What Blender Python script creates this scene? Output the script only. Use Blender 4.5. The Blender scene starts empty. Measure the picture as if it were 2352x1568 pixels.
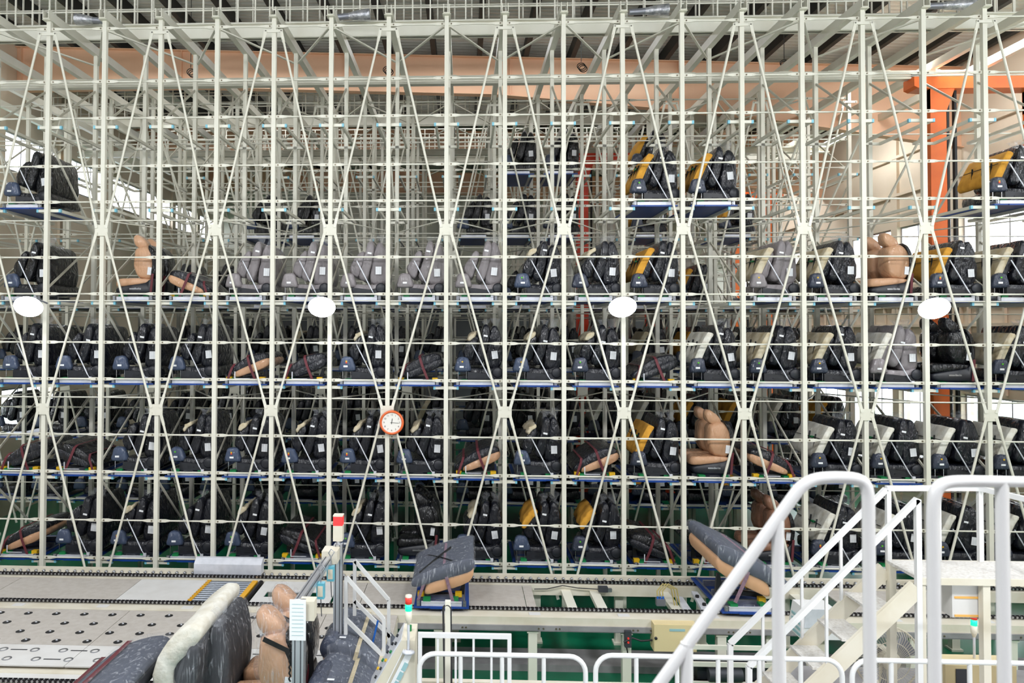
import bpy, math, random
from mathutils import Vector, Matrix, noise
from math import sin, cos, pi, radians
random.seed(7)
scene = bpy.context.scene
COL = scene.collection
# ---------------------------------------------------------------- camera
F = 1700.0
YAW, PIT, ROL, PX, PY = 0.0396652114, -0.0211039145, 0.0025941631, 998.808, 721.313
HC = 6.2
def _rot():
    B = Matrix(((1, 0, 0), (0, 0, -1), (0, 1, 0)))
    cy, sy, cp, sp, cr, sr = cos(YAW), sin(YAW), cos(PIT), sin(PIT), cos(ROL), sin(ROL)
    Ry = Matrix(((cy, 0, sy), (0, 1, 0), (-sy, 0, cy)))
    Rx = Matrix(((1, 0, 0), (0, cp, -sp), (0, sp, cp)))
    Rz = Matrix(((cr, -sr, 0), (sr, cr, 0), (0, 0, 1)))
    return Rz @ Rx @ Ry @ B
R = _rot()
cam_d = bpy.data.cameras.new('camera'); cam = bpy.data.objects.new('camera', cam_d); COL.objects.link(cam)
m4 = Matrix((( R[0][0], -R[1][0], -R[2][0], 0), (R[0][1], -R[1][1], -R[2][1], 0), (R[0][2], -R[1][2], -R[2][2], HC), (0, 0, 0, 1)))
cam.matrix_world = m4
cam_d.sensor_width = 36.0; cam_d.lens = F / 2352 * 36
cam_d.shift_x = (1176 - PX) / 2352; cam_d.shift_y = (PY - 784) / 2352
cam_d.clip_end = 300; cam_d.clip_start = 0.05
cam_d.dof.use_dof = True; cam_d.dof.focus_distance = 16.0; cam_d.dof.aperture_fstop = 2.4
scene.camera = cam
def at(px, py, d):            # the point on the plane y = d that a direction of view meets
    v = R.transposed() @ Vector(((px - PX) / F, (py - PY) / F, 1.0))
    v *= d / v[1]
    return Vector((v[0], v[1], v[2] + HC))
# ---------------------------------------------------------------- light and exposure
wd = bpy.data.worlds.new('sky'); scene.world = wd; wd.use_nodes = True
bg = wd.node_tree.nodes['Background']
bg.inputs[0].default_value = (0.90, 0.95, 1.0, 1); bg.inputs[1].default_value = 3.6
def area_light(name, loc, size, power, tgt, col=(0.97, 0.985, 1.0)):
    l = bpy.data.lights.new(name, 'AREA'); l.shape = 'RECTANGLE'; l.size, l.size_y = size; l.energy = power; l.color = col
    o = bpy.data.objects.new(name, l); COL.objects.link(o); o.location = loc
    o.rotation_euler = (Vector(tgt) - Vector(loc)).to_track_quat('-Z', 'Y').to_euler()
    return o
for lx in (-13, -4.5, 4, 12.5):                # the lamps of the hall, over and behind the viewer
    area_light('hall_lamp', (lx, 0.5, 12.8), (1.6, 1.6), 450, (lx * .9, 7, 0))
    area_light('hall_lamp', (lx, 8.5, 13.2), (1.6, 1.6), 130, (lx * .9, 11, 0))
vs = scene.view_settings
vs.view_transform = 'Standard'; vs.look = 'None'; vs.exposure = 0.72; vs.gamma = 1.0; vs.use_curve_mapping = False
for ly in (19.7, 27.7, 35.5): area_light('aisle_fill', (12.6, ly, 13.9), (1.2, 1.2), 190, (14.5, ly + 1, 6))  # fill light added over the aisles to brighten the right wall
for lx in (-8.5, 2.0):
    for ly in (22.6, 30.5): area_light('rack_top_fill', (lx, ly, 14.95), (9, 1.6), 85, (lx, ly, 0))  # soft fill added above the racks to lift the upper interior
scene.cycles.max_bounces = 6; scene.cycles.transparent_max_bounces = 16
scene.cycles.caustics_reflective = False; scene.cycles.caustics_refractive = False
try: scene.cycles.use_denoising = True
except Exception: pass
# ---------------------------------------------------------------- materials
def lin(c):
    return tuple(((x / 255) / 12.92 if x / 255 <= .04045 else ((x / 255 + .055) / 1.055) ** 2.4) for x in c) + (1,)
MATS = {}
def mat(name, c1, c2=None, rough=.5, metal=0., scale=4., bump=0., bscale=30., coat=0., emit=0., stretch=(1, 1, 1), spec=.5):
    m = bpy.data.materials.new(name); m.use_nodes = True; nt = m.node_tree; b = nt.nodes['Principled BSDF']
    b.inputs['Roughness'].default_value = rough; b.inputs['Metallic'].default_value = metal
    b.inputs['Coat Weight'].default_value = coat; b.inputs['Coat Roughness'].default_value = .12
    b.inputs['Specular IOR Level'].default_value = spec
    b.inputs['Base Color'].default_value = lin(c1)
    tc = nt.nodes.new('ShaderNodeTexCoord'); mp = nt.nodes.new('ShaderNodeMapping'); mp.inputs['Scale'].default_value = stretch
    nt.links.new(tc.outputs['Object'], mp.inputs[0])
    if c2:
        n = nt.nodes.new('ShaderNodeTexNoise'); n.inputs['Scale'].default_value = scale; n.inputs['Detail'].default_value = 5
        nt.links.new(mp.outputs[0], n.inputs[0])
        r = nt.nodes.new('ShaderNodeValToRGB'); r.color_ramp.elements[0].position = .38; r.color_ramp.elements[1].position = .68
        r.color_ramp.elements[0].color = lin(c1); r.color_ramp.elements[1].color = lin(c2)
        nt.links.new(n.outputs[0], r.inputs[0]); nt.links.new(r.outputs[0], b.inputs['Base Color'])
    if bump:
        n = nt.nodes.new('ShaderNodeTexNoise'); n.inputs['Scale'].default_value = bscale; n.inputs['Detail'].default_value = 3
        nt.links.new(mp.outputs[0], n.inputs[0])
        u = nt.nodes.new('ShaderNodeBump'); u.inputs['Strength'].default_value = bump; u.inputs['Distance'].default_value = .02
        nt.links.new(n.outputs[0], u.inputs['Height']); nt.links.new(u.outputs[0], b.inputs['Normal'])
    if emit:
        b.inputs['Emission Color'].default_value = lin(c1); b.inputs['Emission Strength'].default_value = emit
    MATS[name] = m
    return m
def wrap_mat(name, c, haze, amt=.35, rough=.55, wscale=10.):
    """A cover seen through clear film: the film is the coat, creased, with a milky haze along its creases."""
    m = bpy.data.materials.new(name); m.use_nodes = True; nt = m.node_tree; b = nt.nodes['Principled BSDF']
    tc = nt.nodes.new('ShaderNodeTexCoord'); oi = nt.nodes.new('ShaderNodeObjectInfo')
    ad = nt.nodes.new('ShaderNodeVectorMath'); ad.operation = 'MULTIPLY_ADD'
    mul = nt.nodes.new('ShaderNodeMath'); mul.operation = 'MULTIPLY'; mul.inputs[1].default_value = 37.
    nt.links.new(oi.outputs['Random'], mul.inputs[0])
    ad.inputs[1].default_value = (1.0, .55, .42)
    nt.links.new(tc.outputs['Object'], ad.inputs[0]); nt.links.new(mul.outputs[0], ad.inputs[2])
    n1 = nt.nodes.new('ShaderNodeTexNoise'); n1.inputs['Scale'].default_value = 9; n1.inputs['Detail'].default_value = 4; n1.inputs['Distortion'].default_value = 1.6
    n2 = nt.nodes.new('ShaderNodeTexNoise'); n2.noise_type = 'RIDGED_MULTIFRACTAL'; n2.inputs['Scale'].default_value = wscale; n2.inputs['Detail'].default_value = 4; n2.inputs['Distortion'].default_value = 1.1
    for n in (n1, n2): nt.links.new(ad.outputs[0], n.inputs[0])
    rp = nt.nodes.new('ShaderNodeValToRGB'); rp.color_ramp.elements[0].position = .74; rp.color_ramp.elements[1].position = 1.
    rp.color_ramp.elements[1].color = (amt, amt, amt, 1)
    nt.links.new(n2.outputs[0], rp.inputs[0])
    mx = nt.nodes.new('ShaderNodeMix'); mx.data_type = 'RGBA'
    mx.inputs[6].default_value = lin(c); mx.inputs[7].default_value = lin(haze)
    nt.links.new(rp.outputs[0], mx.inputs[0]); nt.links.new(mx.outputs[2], b.inputs['Base Color'])
    b.inputs['Roughness'].default_value = rough; b.inputs['Coat Weight'].default_value = 1.; b.inputs['Coat Roughness'].default_value = .07; b.inputs['Specular IOR Level'].default_value = .15
    sm = nt.nodes.new('ShaderNodeMath'); sm.operation = 'ADD'
    nt.links.new(n1.outputs[0], sm.inputs[0]); nt.links.new(n2.outputs[0], sm.inputs[1])
    u = nt.nodes.new('ShaderNodeBump'); u.inputs['Strength'].default_value = .9; u.inputs['Distance'].default_value = .05
    nt.links.new(sm.outputs[0], u.inputs['Height']); nt.links.new(u.outputs[0], b.inputs['Coat Normal'])
    u2 = nt.nodes.new('ShaderNodeBump'); u2.inputs['Strength'].default_value = .3; u2.inputs['Distance'].default_value = .02
    nt.links.new(n1.outputs[0], u2.inputs['Height']); nt.links.new(u2.outputs[0], b.inputs['Normal'])
    MATS[name] = m
    return m
def film_mat(name, dens=.22, stretch=(1, .6, .35), sc=8, streak=False):
    m = bpy.data.materials.new(name); m.use_nodes = True; nt = m.node_tree
    b = nt.nodes['Principled BSDF']; out = nt.nodes['Material Output']
    b.inputs['Base Color'].default_value = (.8, .83, .9, 1); b.inputs['Roughness'].default_value = .18
    tr = nt.nodes.new('ShaderNodeBsdfTransparent'); ms = nt.nodes.new('ShaderNodeMixShader')
    tc = nt.nodes.new('ShaderNodeTexCoord'); mp = nt.nodes.new('ShaderNodeMapping'); mp.inputs['Scale'].default_value = stretch
    n = nt.nodes.new('ShaderNodeTexNoise'); n.noise_type = 'RIDGED_MULTIFRACTAL'; n.inputs['Scale'].default_value = sc; n.inputs['Detail'].default_value = 4; n.inputs['Distortion'].default_value = 1.
    nt.links.new(tc.outputs['Object'], mp.inputs[0]); nt.links.new(mp.outputs[0], n.inputs[0])
    r = nt.nodes.new('ShaderNodeValToRGB'); r.color_ramp.elements[0].position = .3; r.color_ramp.elements[1].position = .8
    if streak: n.noise_type = 'FBM'; r.color_ramp.elements[0].position = .54; r.color_ramp.elements[1].position = .74
    r.color_ramp.elements[0].color = (dens * .4,) * 3 + (1,); r.color_ramp.elements[1].color = (min(.8, dens * 2.6),) * 3 + (1,)
    nt.links.new(n.outputs[0], r.inputs[0]); nt.links.new(r.outputs[0], ms.inputs[0])
    nt.links.new(tr.outputs[0], ms.inputs[1]); nt.links.new(b.outputs[0], ms.inputs[2]); nt.links.new(ms.outputs[0], out.inputs[0])
    u = nt.nodes.new('ShaderNodeBump'); u.inputs['Strength'].default_value = .8; u.inputs['Distance'].default_value = .03
    nt.links.new(n.outputs[0], u.inputs['Height']); nt.links.new(u.outputs[0], b.inputs['Normal'])
    MATS[name] = m
def glass_mat(name):
    m = bpy.data.materials.new(name); m.use_nodes = True; nt = m.node_tree; out = nt.nodes['Material Output']
    tr = nt.nodes.new('ShaderNodeBsdfTransparent'); gl = nt.nodes.new('ShaderNodeBsdfGlossy'); gl.inputs['Roughness'].default_value = .05
    ms = nt.nodes.new('ShaderNodeMixShader'); ms.inputs[0].default_value = .06
    nt.links.new(tr.outputs[0], ms.inputs[1]); nt.links.new(gl.outputs[0], ms.inputs[2]); nt.links.new(ms.outputs[0], out.inputs[0])
    MATS[name] = m
def paper_mat(name):
    """White paper with printed rows and a black code square-like block in one corner (no code pattern)."""
    m = bpy.data.materials.new(name); m.use_nodes = True; nt = m.node_tree; b = nt.nodes['Principled BSDF']
    tc = nt.nodes.new('ShaderNodeTexCoord')
    br = nt.nodes.new('ShaderNodeTexBrick'); br.inputs['Color1'].default_value = lin((236, 238, 240)); br.inputs['Color2'].default_value = lin((226, 228, 232))
    br.inputs['Mortar'].default_value = lin((186, 188, 192)); br.inputs['Scale'].default_value = 1.; br.inputs['Mortar Size'].default_value = .012
    br.inputs['Brick Width'].default_value = .33; br.inputs['Row Height'].default_value = .16; br.offset = 0.
    mp = nt.nodes.new('ShaderNodeMapping'); mp.inputs['Rotation'].default_value = (radians(90), 0, 0)
    nt.links.new(tc.outputs['Generated'], mp.inputs[0]); nt.links.new(mp.outputs[0], br.inputs[0]); nt.links.new(br.outputs[0], b.inputs['Base Color'])
    b.inputs['Roughness'].default_value = .5
    MATS[name] = m
mat('rack_paint', (228, 226, 213), (218, 215, 199), .42, scale=1.2, stretch=(1, 1, .25))
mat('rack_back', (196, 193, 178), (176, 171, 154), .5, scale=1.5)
mat('cap_blue', (126, 192, 212), None, .4)
mat('bolt', (120, 110, 92), None, .4, .6)
mat('pallet_blue', (16, 66, 146), (12, 52, 120), .4, scale=3)
mat('pallet_rail', (222, 224, 232), (205, 208, 216), .35, .2, scale=6)
mat('block_green', (16, 122, 66), None, .5); mat('block_yellow', (224, 178, 30), None, .5)
mat('chrome', (215, 215, 220), None, .18, 1.); mat('steel', (176, 178, 182), (150, 152, 158), .32, .8, scale=8)
mat('black_plastic', (26, 28, 34), (34, 36, 44), .42, scale=10)
mat('black_rubber', (18, 18, 20), None, .6)
mat('belt_maroon', (104, 38, 46), (84, 34, 42), .65, scale=30, stretch=(6, 6, 1)); mat('belt_tan', (198, 186, 158), (180, 168, 140), .7, scale=30)
mat('belt_mauve', (136, 110, 124), (120, 92, 106), .6, scale=30); mat('belt_pink', (214, 120, 160), None, .5)
mat('foam_cream', (208, 198, 174), (188, 170, 132), .9, scale=6, bump=.4, bscale=14)
mat('foam_yellow', (218, 160, 58), (196, 138, 44), .9, scale=5, bump=.4, bscale=14)
mat('foam_white', (226, 224, 214), (206, 200, 184), .8, scale=6, bump=.5, bscale=18)
mat('foam_brown', (150, 96, 40), (110, 70, 34), .9, scale=5)
wrap_mat('wrap_charcoal', (22, 24, 32), (170, 180, 205), .32)
wrap_mat('wrap_black', (14, 15, 19), (130, 138, 160), .16)
wrap_mat('wrap_grey', (132, 126, 128), (205, 204, 208), .5)
wrap_mat('wrap_tan', (196, 152, 118), (236, 222, 212), .5, .42)
wrap_mat('wrap_brown', (140, 100, 78), (190, 165, 150), .26)
wrap_mat('wrap_blue', (66, 78, 102), (160, 174, 200), .5)
wrap_mat('wrap_steel', (54, 60, 76), (150, 160, 180), .4)
wrap_mat('wrap_slate', (62, 68, 84), (186, 190, 204), .34)
film_mat('film', .26); film_mat('film_near', .17, (1.3, .8, .2), 20, True); mat('cloth_charcoal', (30, 32, 39), (25, 27, 33), .85, scale=40); mat('cloth_slate', (70, 76, 92), (60, 66, 80), .8, scale=40); mat('leather_tan', (214, 168, 130), (206, 158, 120), .45, scale=6); glass_mat('glass'); paper_mat('paper')
mat('paper_plain', (236, 238, 240), None, .5); mat('ink', (24, 24, 28), None, .6)
mat('sticker_green', (90, 190, 40), None, .5); mat('sticker_red', (220, 70, 50), None, .5)
mat('peach', (238, 194, 160), (230, 184, 150), .55, scale=.8); mat('peach_wall', (232, 217, 196), (222, 206, 183), .6, scale=.5)
mat('roof_metal', (226, 225, 218), (216, 214, 206), .5, .0, scale=.6); mat('purlin_dark', (44, 46, 46), (34, 36, 36), .6, scale=2)
mat('crane_orange', (240, 116, 40), (230, 104, 34), .45, scale=2); mat('crane_red', (226, 66, 32), (214, 58, 28), .45, scale=2)
mat('deck_speckle', (190, 184, 177), (180, 173, 165), .6, scale=9, bump=.2, bscale=60)
mat('deck_white', (220, 219, 217), (212, 210, 207), .45, scale=3); mat('tread', (214, 212, 208), (190, 185, 178), .5, scale=34, bump=.5, bscale=70)
mat('cream', (222, 216, 200), (212, 204, 184), .5, scale=3); mat('cream_box', (222, 204, 158), None, .5); mat('white_paint', (226, 226, 226), None, .32, coat=.3)
mat('floor_green', (8, 112, 78), (6, 98, 68), .28, scale=.7); mat('grey_steel', (150, 148, 150), (128, 126, 128), .5, scale=3)
mat('alu', (200, 202, 208), None, .3, .7); mat('groove', (70, 72, 78), None, .5, .4)
mat('chain', (40, 38, 42), None, .38, .7); mat('roller', (168, 174, 184), (140, 146, 156), .3, .8, scale=10)
mat('clock_orange', (226, 104, 46), None, .35, coat=.4); mat('clock_face', (240, 238, 230), None, .5)
mat('lamp_glow', (245, 248, 255), None, .5, emit=26.); mat('lamp_body', (150, 152, 160), None, .4, .6)
mat('lamp_red', (226, 40, 40), None, .3, emit=.6); mat('lamp_red_off', (220, 60, 50), None, .3, emit=.15); mat('lamp_green', (20, 220, 140), None, .3, emit=1.2)
mat('sensor_blue', (96, 176, 196), None, .4); mat('foil', (205, 205, 208), (150, 152, 158), .3, .55, scale=12, bump=.8, bscale=16)
mat('cable', (40, 40, 42), None, .5); mat('hose', (176, 160, 96), None, .5); mat('plate_blue', (150, 190, 196), None, .5); mat('wall_grey', (150, 146, 140), (138, 134, 128), .6, scale=.6)
mat('wall_white', (206, 206, 194), (196, 195, 182), .6, scale=.6); mat('hall_dark', (92, 94, 98), (80, 82, 86), .7, scale=.5); mat('tie_blue', (30, 100, 190), None, .5); mat('orange_line', (230, 176, 90), None, .5); mat('yellow_strip', (232, 172, 40), None, .5)
# ---------------------------------------------------------------- mesh building
class MB:
    def __init__(s): s.v = []; s.f = []; s.m = []; s.sm = []; s.mi = 0; s.smooth = False
    def add(s, vs, fs):
        o = len(s.v); s.v += [tuple(v) for v in vs]
        for f in fs: s.f.append([i + o for i in f]); s.m.append(s.mi); s.sm.append(s.smooth)
        return s
    def box(s, x0, x1, y0, y1, z0, z1):
        return s.add([(x0, y0, z0), (x1, y0, z0), (x1, y1, z0), (x0, y1, z0), (x0, y0, z1), (x1, y0, z1), (x1, y1, z1), (x0, y1, z1)],
                     [(0, 3, 2, 1), (4, 5, 6, 7), (0, 1, 5, 4), (1, 2, 6, 5), (2, 3, 7, 6), (3, 0, 4, 7)])
    def bar(s, p, q, w, h, up=(0, 0, 1)):
        """A square bar from p to q: w across, h along up."""
        p, q = Vector(p), Vector(q); d = (q - p).normalized(); u = Vector(up)
        x = d.cross(u)
        if x.length < 1e-4: x = d.cross(Vector((0, 1, 0)))
        x.normalize(); u = x.cross(d).normalized(); vs = []
        for e in (p, q):
            for a, b in ((-1, -1), (1, -1), (1, 1), (-1, 1)): vs.append(e + x * (a * w / 2) + u * (b * h / 2))
        return s.add(vs, [(3, 2, 1, 0), (4, 5, 6, 7), (0, 1, 5, 4), (1, 2, 6, 5), (2, 3, 7, 6), (3, 0, 4, 7)])
    def tube(s, pts, r, n=8, closed=False, caps=True):
        pts = [Vector(p) for p in pts]; N = len(pts); rings = []; px = None
        o = len(s.v)
        for i, p in enumerate(pts):
            a = pts[i - 1] if (i > 0 or closed) else p; b = pts[(i + 1) % N] if (i < N - 1 or closed) else p
            d = (b - a).normalized()
            if px is None:
                px = d.orthogonal().normalized()
            else:
                px = (px - d * px.dot(d)); px = px.normalized() if px.length > 1e-6 else d.orthogonal().normalized()
            y = d.cross(px); rr = r[i] if isinstance(r, (list, tuple)) else r
            rings.append([p + px * (rr * cos(2 * pi * k / n)) + y * (rr * sin(2 * pi * k / n)) for k in range(n)])
        vs = [v for g in rings for v in g]; fs = []
        for i in range(N if closed else N - 1):
            for k in range(n):
                j = (i + 1) % N
                fs.append((i * n + k, i * n + (k + 1) % n, j * n + (k + 1) % n, j * n + k))
        sm = s.smooth; s.smooth = n > 5; s.add(vs, fs); s.smooth = False
        if caps and not closed:
            s.add(rings[0], [tuple(range(n))[::-1]]); s.add(rings[-1], [tuple(range(n))])
        s.smooth = sm
        return s
    def cyl(s, p, q, r, n=12): return s.tube([p, q], r, n)
    def lathe(s, prof, n=24, origin=(0, 0, 0), axis='z'):
        vs = []; fs = []; P = len(prof)
        for k in range(n):
            a = 2 * pi * k / n
            for r, h in prof:
                v = (r * cos(a), r * sin(a), h)
                if axis == 'y': v = (v[0], v[2], v[1])
                elif axis == 'x': v = (v[2], v[0], v[1])
                vs.append(Vector(v) + Vector(origin))
        for k in range(n):
            for i in range(P - 1): fs.append((k * P + i, ((k + 1) % n) * P + i, ((k + 1) % n) * P + i + 1, k * P + i + 1))
        sm = s.smooth; s.smooth = True; s.add(vs, fs); s.smooth = sm
        return s
    def prism(s, prof, a, b, axis='y'):
        """A polygon (u, w) swept from a to b along an axis: 'y' keeps (x, z)."""
        n = len(prof)
        def P(u, w, t): return (u, t, w) if axis == 'y' else ((t, u, w) if axis == 'x' else (u, w, t))
        vs = [P(u, w, a) for u, w in prof] + [P(u, w, b) for u, w in prof]
        fs = [(i, (i + 1) % n, n + (i + 1) % n, n + i) for i in range(n)] + [tuple(range(n))[::-1], tuple(range(n, 2 * n))]
        return s.add(vs, fs)
    def ell(s, c, rx, ry, rz, nu=12, nv=7):
        vs = []; fs = []
        for j in range(nv + 1):
            t = pi * j / nv
            for i in range(nu):
                a = 2 * pi * i / nu; vs.append((c[0] + rx * sin(t) * cos(a), c[1] + ry * sin(t) * sin(a), c[2] + rz * cos(t)))
        for j in range(nv):
            for i in range(nu): fs.append((j * nu + i, (j + 1) * nu + i, (j + 1) * nu + (i + 1) % nu, j * nu + (i + 1) % nu))
        sm = s.smooth; s.smooth = True; s.add(vs, fs); s.smooth = sm
        return s
    def slab(s, prof, y0, y1, rnd=.06, amp=.0, seed=0, n=22, ny=6, endk=.80):
        """A cushion: a rounded outline (x, z) carried along y, drawn in at both ends, with soft creases."""
        pr = smooth_loop(prof, n); cx = sum(p[0] for p in pr) / n; cz = sum(p[1] for p in pr) / n
        ys = [(0, endk), (.35 * rnd, .5 * (endk + 1) + .03), (rnd, 1.)] + [(rnd + (y1 - y0 - 2 * rnd) * k / ny, 1.) for k in range(1, ny)] + [(y1 - y0 - rnd, 1.), (y1 - y0 - .35 * rnd, .5 * (endk + 1) + .03), (y1 - y0, endk)]
        vs = []
        for t, k in ys:
            for x, z in pr:
                v = Vector((cx + (x - cx) * k, y0 + t, cz + (z - cz) * k))
                if amp:
                    q = Vector((v.x * 7 + seed * 13.7, v.y * 5, v.z * 6))
                    v += Vector((v.x - cx, 0, v.z - cz)).normalized() * (noise.noise(q) * amp + noise.noise(q * 2.7) * amp * .5)
                vs.append(v)
        L = len(ys); fs = []
        for j in range(L - 1):
            for i in range(n): fs.append((j * n + i, j * n + (i + 1) % n, (j + 1) * n + (i + 1) % n, (j + 1) * n + i))
        sm = s.smooth; s.smooth = True
        s.add(vs, fs + [tuple(range(n))[::-1], tuple(range((L - 1) * n, L * n))]); s.smooth = sm
        return s
    def mesh(s, name, mats):
        me = bpy.data.meshes.new(name); me.from_pydata([tuple(v) for v in s.v], [], s.f)
        for mn in ([mats] if isinstance(mats, str) else mats): me.materials.append(MATS[mn])
        me.polygons.foreach_set('material_index', s.m); me.polygons.foreach_set('use_smooth', s.sm)
        me.update()
        import bmesh
        bm = bmesh.new(); bm.from_mesh(me); bmesh.ops.recalc_face_normals(bm, faces=bm.faces); bm.to_mesh(me); bm.free()
        return me
    def build(s, name, mats, parent=None, **kw): return ob(name, s.mesh(name, mats), parent, **kw)
def smooth_loop(pts, n):
    N = len(pts); out = []
    for k in range(n):
        t = k * N / n; i = int(t); f = t - i
        p0, p1, p2, p3 = (pts[(i + j - 1) % N] for j in range(4))
        out.append(tuple(.5 * ((2 * p1[c]) + (-p0[c] + p2[c]) * f + (2 * p0[c] - 5 * p1[c] + 4 * p2[c] - p3[c]) * f * f + (-p0[c] + 3 * p1[c] - 3 * p2[c] + p3[c]) * f ** 3) for c in (0, 1)))
    return out
def ob(name, data, parent=None, loc=None, rot=None, label=None, cat=None, group=None, kind=None, scale=None):
    o = bpy.data.objects.new(name, data); COL.objects.link(o)
    if parent is not None: o.parent = parent
    if loc is not None: o.location = loc
    if rot is not None: o.rotation_euler = rot
    if scale is not None: o.scale = scale
    if label: o['label'] = label
    if cat: o['category'] = cat
    if group: o['group'] = group
    if kind: o['kind'] = kind
    return o
def thing(name, label, cat, loc=(0, 0, 0), rot=None, group=None): return ob(name, None, None, loc, rot, label, cat, group)
def arc(c, r, a0, a1, n=6, plane='xz', y=0):
    return [Vector((c[0] + r * cos(a0 + (a1 - a0) * k / n), y, c[1] + r * sin(a0 + (a1 - a0) * k / n))) for k in range(n + 1)]
ORD = ['zeroth', 'first', 'second', 'third', 'fourth', 'fifth', 'sixth', 'seventh', 'eighth', 'ninth', 'tenth', 'eleventh', 'twelfth', 'thirteenth', 'fourteenth', 'fifteenth', 'sixteenth', 'seventeenth', 'eighteenth', 'nineteenth', 'twentieth', 'twenty-first', 'twenty-second']
# ---------------------------------------------------------------- the building
W, X0, D, RD = 1.25738346, -9.19119, 15.87, 2.18
def px_(i): return X0 + W * i
XL, XR, YB = -15.2, 16.0, 45.0
def zroof(x): return 15.65 - .034 * x
MB().box(-40, 40, -4, 60, -.2, 0).build('floor', 'floor_green', kind='structure')
b = MB()                                       # corrugated roof sheet, ribs running with the slope
prof = []
y = 12.0
while y < YB + 1:
    prof += [(y, 0), (y + .09, 0), (y + .12, .06), (y + .21, .06)]; y += .24
vs = []; fs = []
for yy, h in prof: vs += [(XL - 1, yy, zroof(XL - 1) + h), (XR + .5, yy, zroof(XR + .5) + h)]
for k in range(len(prof) - 1): fs.append((2 * k, 2 * k + 1, 2 * k + 3, 2 * k + 2))
b.add(vs, fs); b.build('ceiling', 'roof_metal', kind='structure')
purl = MB().bar((0, 12, -.2), (0, YB, -.2), .16, .4).mesh('purlin', 'purlin_dark')
froof = ob('trim_1', None, kind='structure')
x = XL + .5
while x < XR:
    ob('purlin', purl, froof, (x, 0, zroof(x))); x += 1.52
# tapered peach rafters across the building
for k, yy in enumerate((24.4, 33.6, 42.6)):
    t = thing('roof_rafter', ('peach steel roof rafter nearest to the front rack', 'peach steel roof rafter over the middle racks', 'peach steel roof rafter next to the end wall')[k], 'roof beam', (0, yy, 0), group=None)
    pts = [(XL, zroof(XL) - .42), (XR, zroof(XR) - .42), (XR, zroof(XR) - 3.0), (9, zroof(9) - 2.15), (1, zroof(1) - 1.65), (-9, zroof(-9) - 1.65), (XL, zroof(XL) - 1.9)]
    MB().prism(pts, -.02, .02).build('web', 'peach', t)
    f = MB(); N = len(pts)
    f.bar((pts[0][0], 0, pts[0][1]), (pts[1][0], 0, pts[1][1]), .3, .03); f.build('top_flange', 'peach', t)
    f = MB()
    for i in range(2, N - 1): f.bar((pts[i][0], 0, pts[i][1]), (pts[i + 1][0], 0, pts[i + 1][1]), .3, .03)
    f.build('bottom_flange', 'peach', t)
    st = MB().box(-.012, .012, -.14, .14, -1.2, .02).mesh('stiffener', 'peach')
    for xx in (-15, -9.5, -4, 1.5, 7): ob('stiffener', st, t, (xx, 0, zroof(xx) - .45))
    for xx in (-12.0, 11.0):
        MB().tube([(xx, 0, zroof(xx) - .5), (xx + 3.6, 4.4, zroof(xx + 3.6) - .3)], .035, 6).build('sway_brace', 'peach', t)
# walls with window bands
def window(no, cx, cy, w, z0, z1, axis):
    t = ob('window_%d' % no, None, None, (cx, cy, z0), (0, 0, 0 if axis == 'x' else pi / 2), kind='structure')
    h = z1 - z0; f = MB()
    f.box(-w / 2, w / 2, -.05, .05, 0, .06).box(-w / 2, w / 2, -.05, .05, h - .06, h).box(-w / 2, -w / 2 + .06, -.05, .05, .06, h - .06).box(w / 2 - .06, w / 2, -.05, .05, .06, h - .06)
    f.build('window_frame', 'alu', t)
    mu = MB().box(-.025, .025, -.04, .04, .06, h - .06).mesh('mullion', 'alu')
    for k in (1, 2): ob('mullion', mu, t, (-w / 2 + w * k / 3, 0, 0))
    pn = MB().box(-w / 6 + .03, w / 6 - .03, -.006, .006, .06, h - .06).mesh('pane', 'glass')
    for k in range(3): ob('pane', pn, t, (-w / 2 + w * (k + .5) / 3, 0, 0))
WN = 1
def wall_bands(name, axis, fixed, a0, a1, bands, top, m):
    global WN
    o = ob(name, None, kind='structure')
    zs = [0] + [z for bnd in bands for z in bnd] + [top]
    for k in range(0, len(zs), 2):
        g = MB()
        if axis == 'y': g.box(fixed, fixed + .2, a0, a1, zs[k], zs[k + 1])
        else: g.box(a0, a1, fixed, fixed + .2, zs[k], zs[k + 1])
        g.build('wall_panel', m, o)
    n = int((a1 - a0) / 3.2); w = (a1 - a0) / n
    pier = MB().box(-.2, .2, -.2, .2, 0, top).mesh('pier', m)
    for k in range(n + 1):
        p = a0 + w * k
        ob('pier', pier, o, (fixed + .1, p, 0) if axis == 'y' else (p, fixed + .1, 0))
    for bnd in bands:
        for k in range(n):
            p = a0 + w * (k + .5)
            window(WN, fixed + .1 if axis == 'y' else p, p if axis == 'y' else fixed + .1, w - .4, bnd[0], bnd[1], axis); WN += 1
    return o
wr = wall_bands('wall_right', 'y', XR, 21.2, YB, [(2.2, 4.2), (8.3, 10.0)], zroof(XR) - .05, 'peach_wall')
wall_bands('wall_right_3', 'y', XR, 13.5, 21.2, [(2.2, 4.2), (8.3, 10.0), (10.9, 14.7)], zroof(XR) - .05, 'peach_wall')  # unseen top window band, added to brighten the roof on this side
girt = MB().box(XR - .12, XR, 13.5, YB, -.05, .05).mesh('girt', 'peach_wall')
for z in (5.0, 5.7, 6.4, 7.1, 7.8, 11.2, 12.6): ob('girt', girt, wr, (0, 0, z))
stud = MB().box(XR - .1, XR - .02, -.04, .04, 4.3, 8.2).mesh('wall_stud', 'peach_wall')
for k in range(40): ob('wall_stud', stud, wr, (0, 13.9 + .78 * k, 0))
MB().box(XL - .2, XR + .2, -15, 12.1, zroof(0) - .5, zroof(0) - .3).build('ceiling_2', 'hall_dark', kind='structure')
MB().box(XL, XR, -15.2, -15, 0, 15.5).build('wall_front', 'hall_dark', kind='structure')
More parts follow.
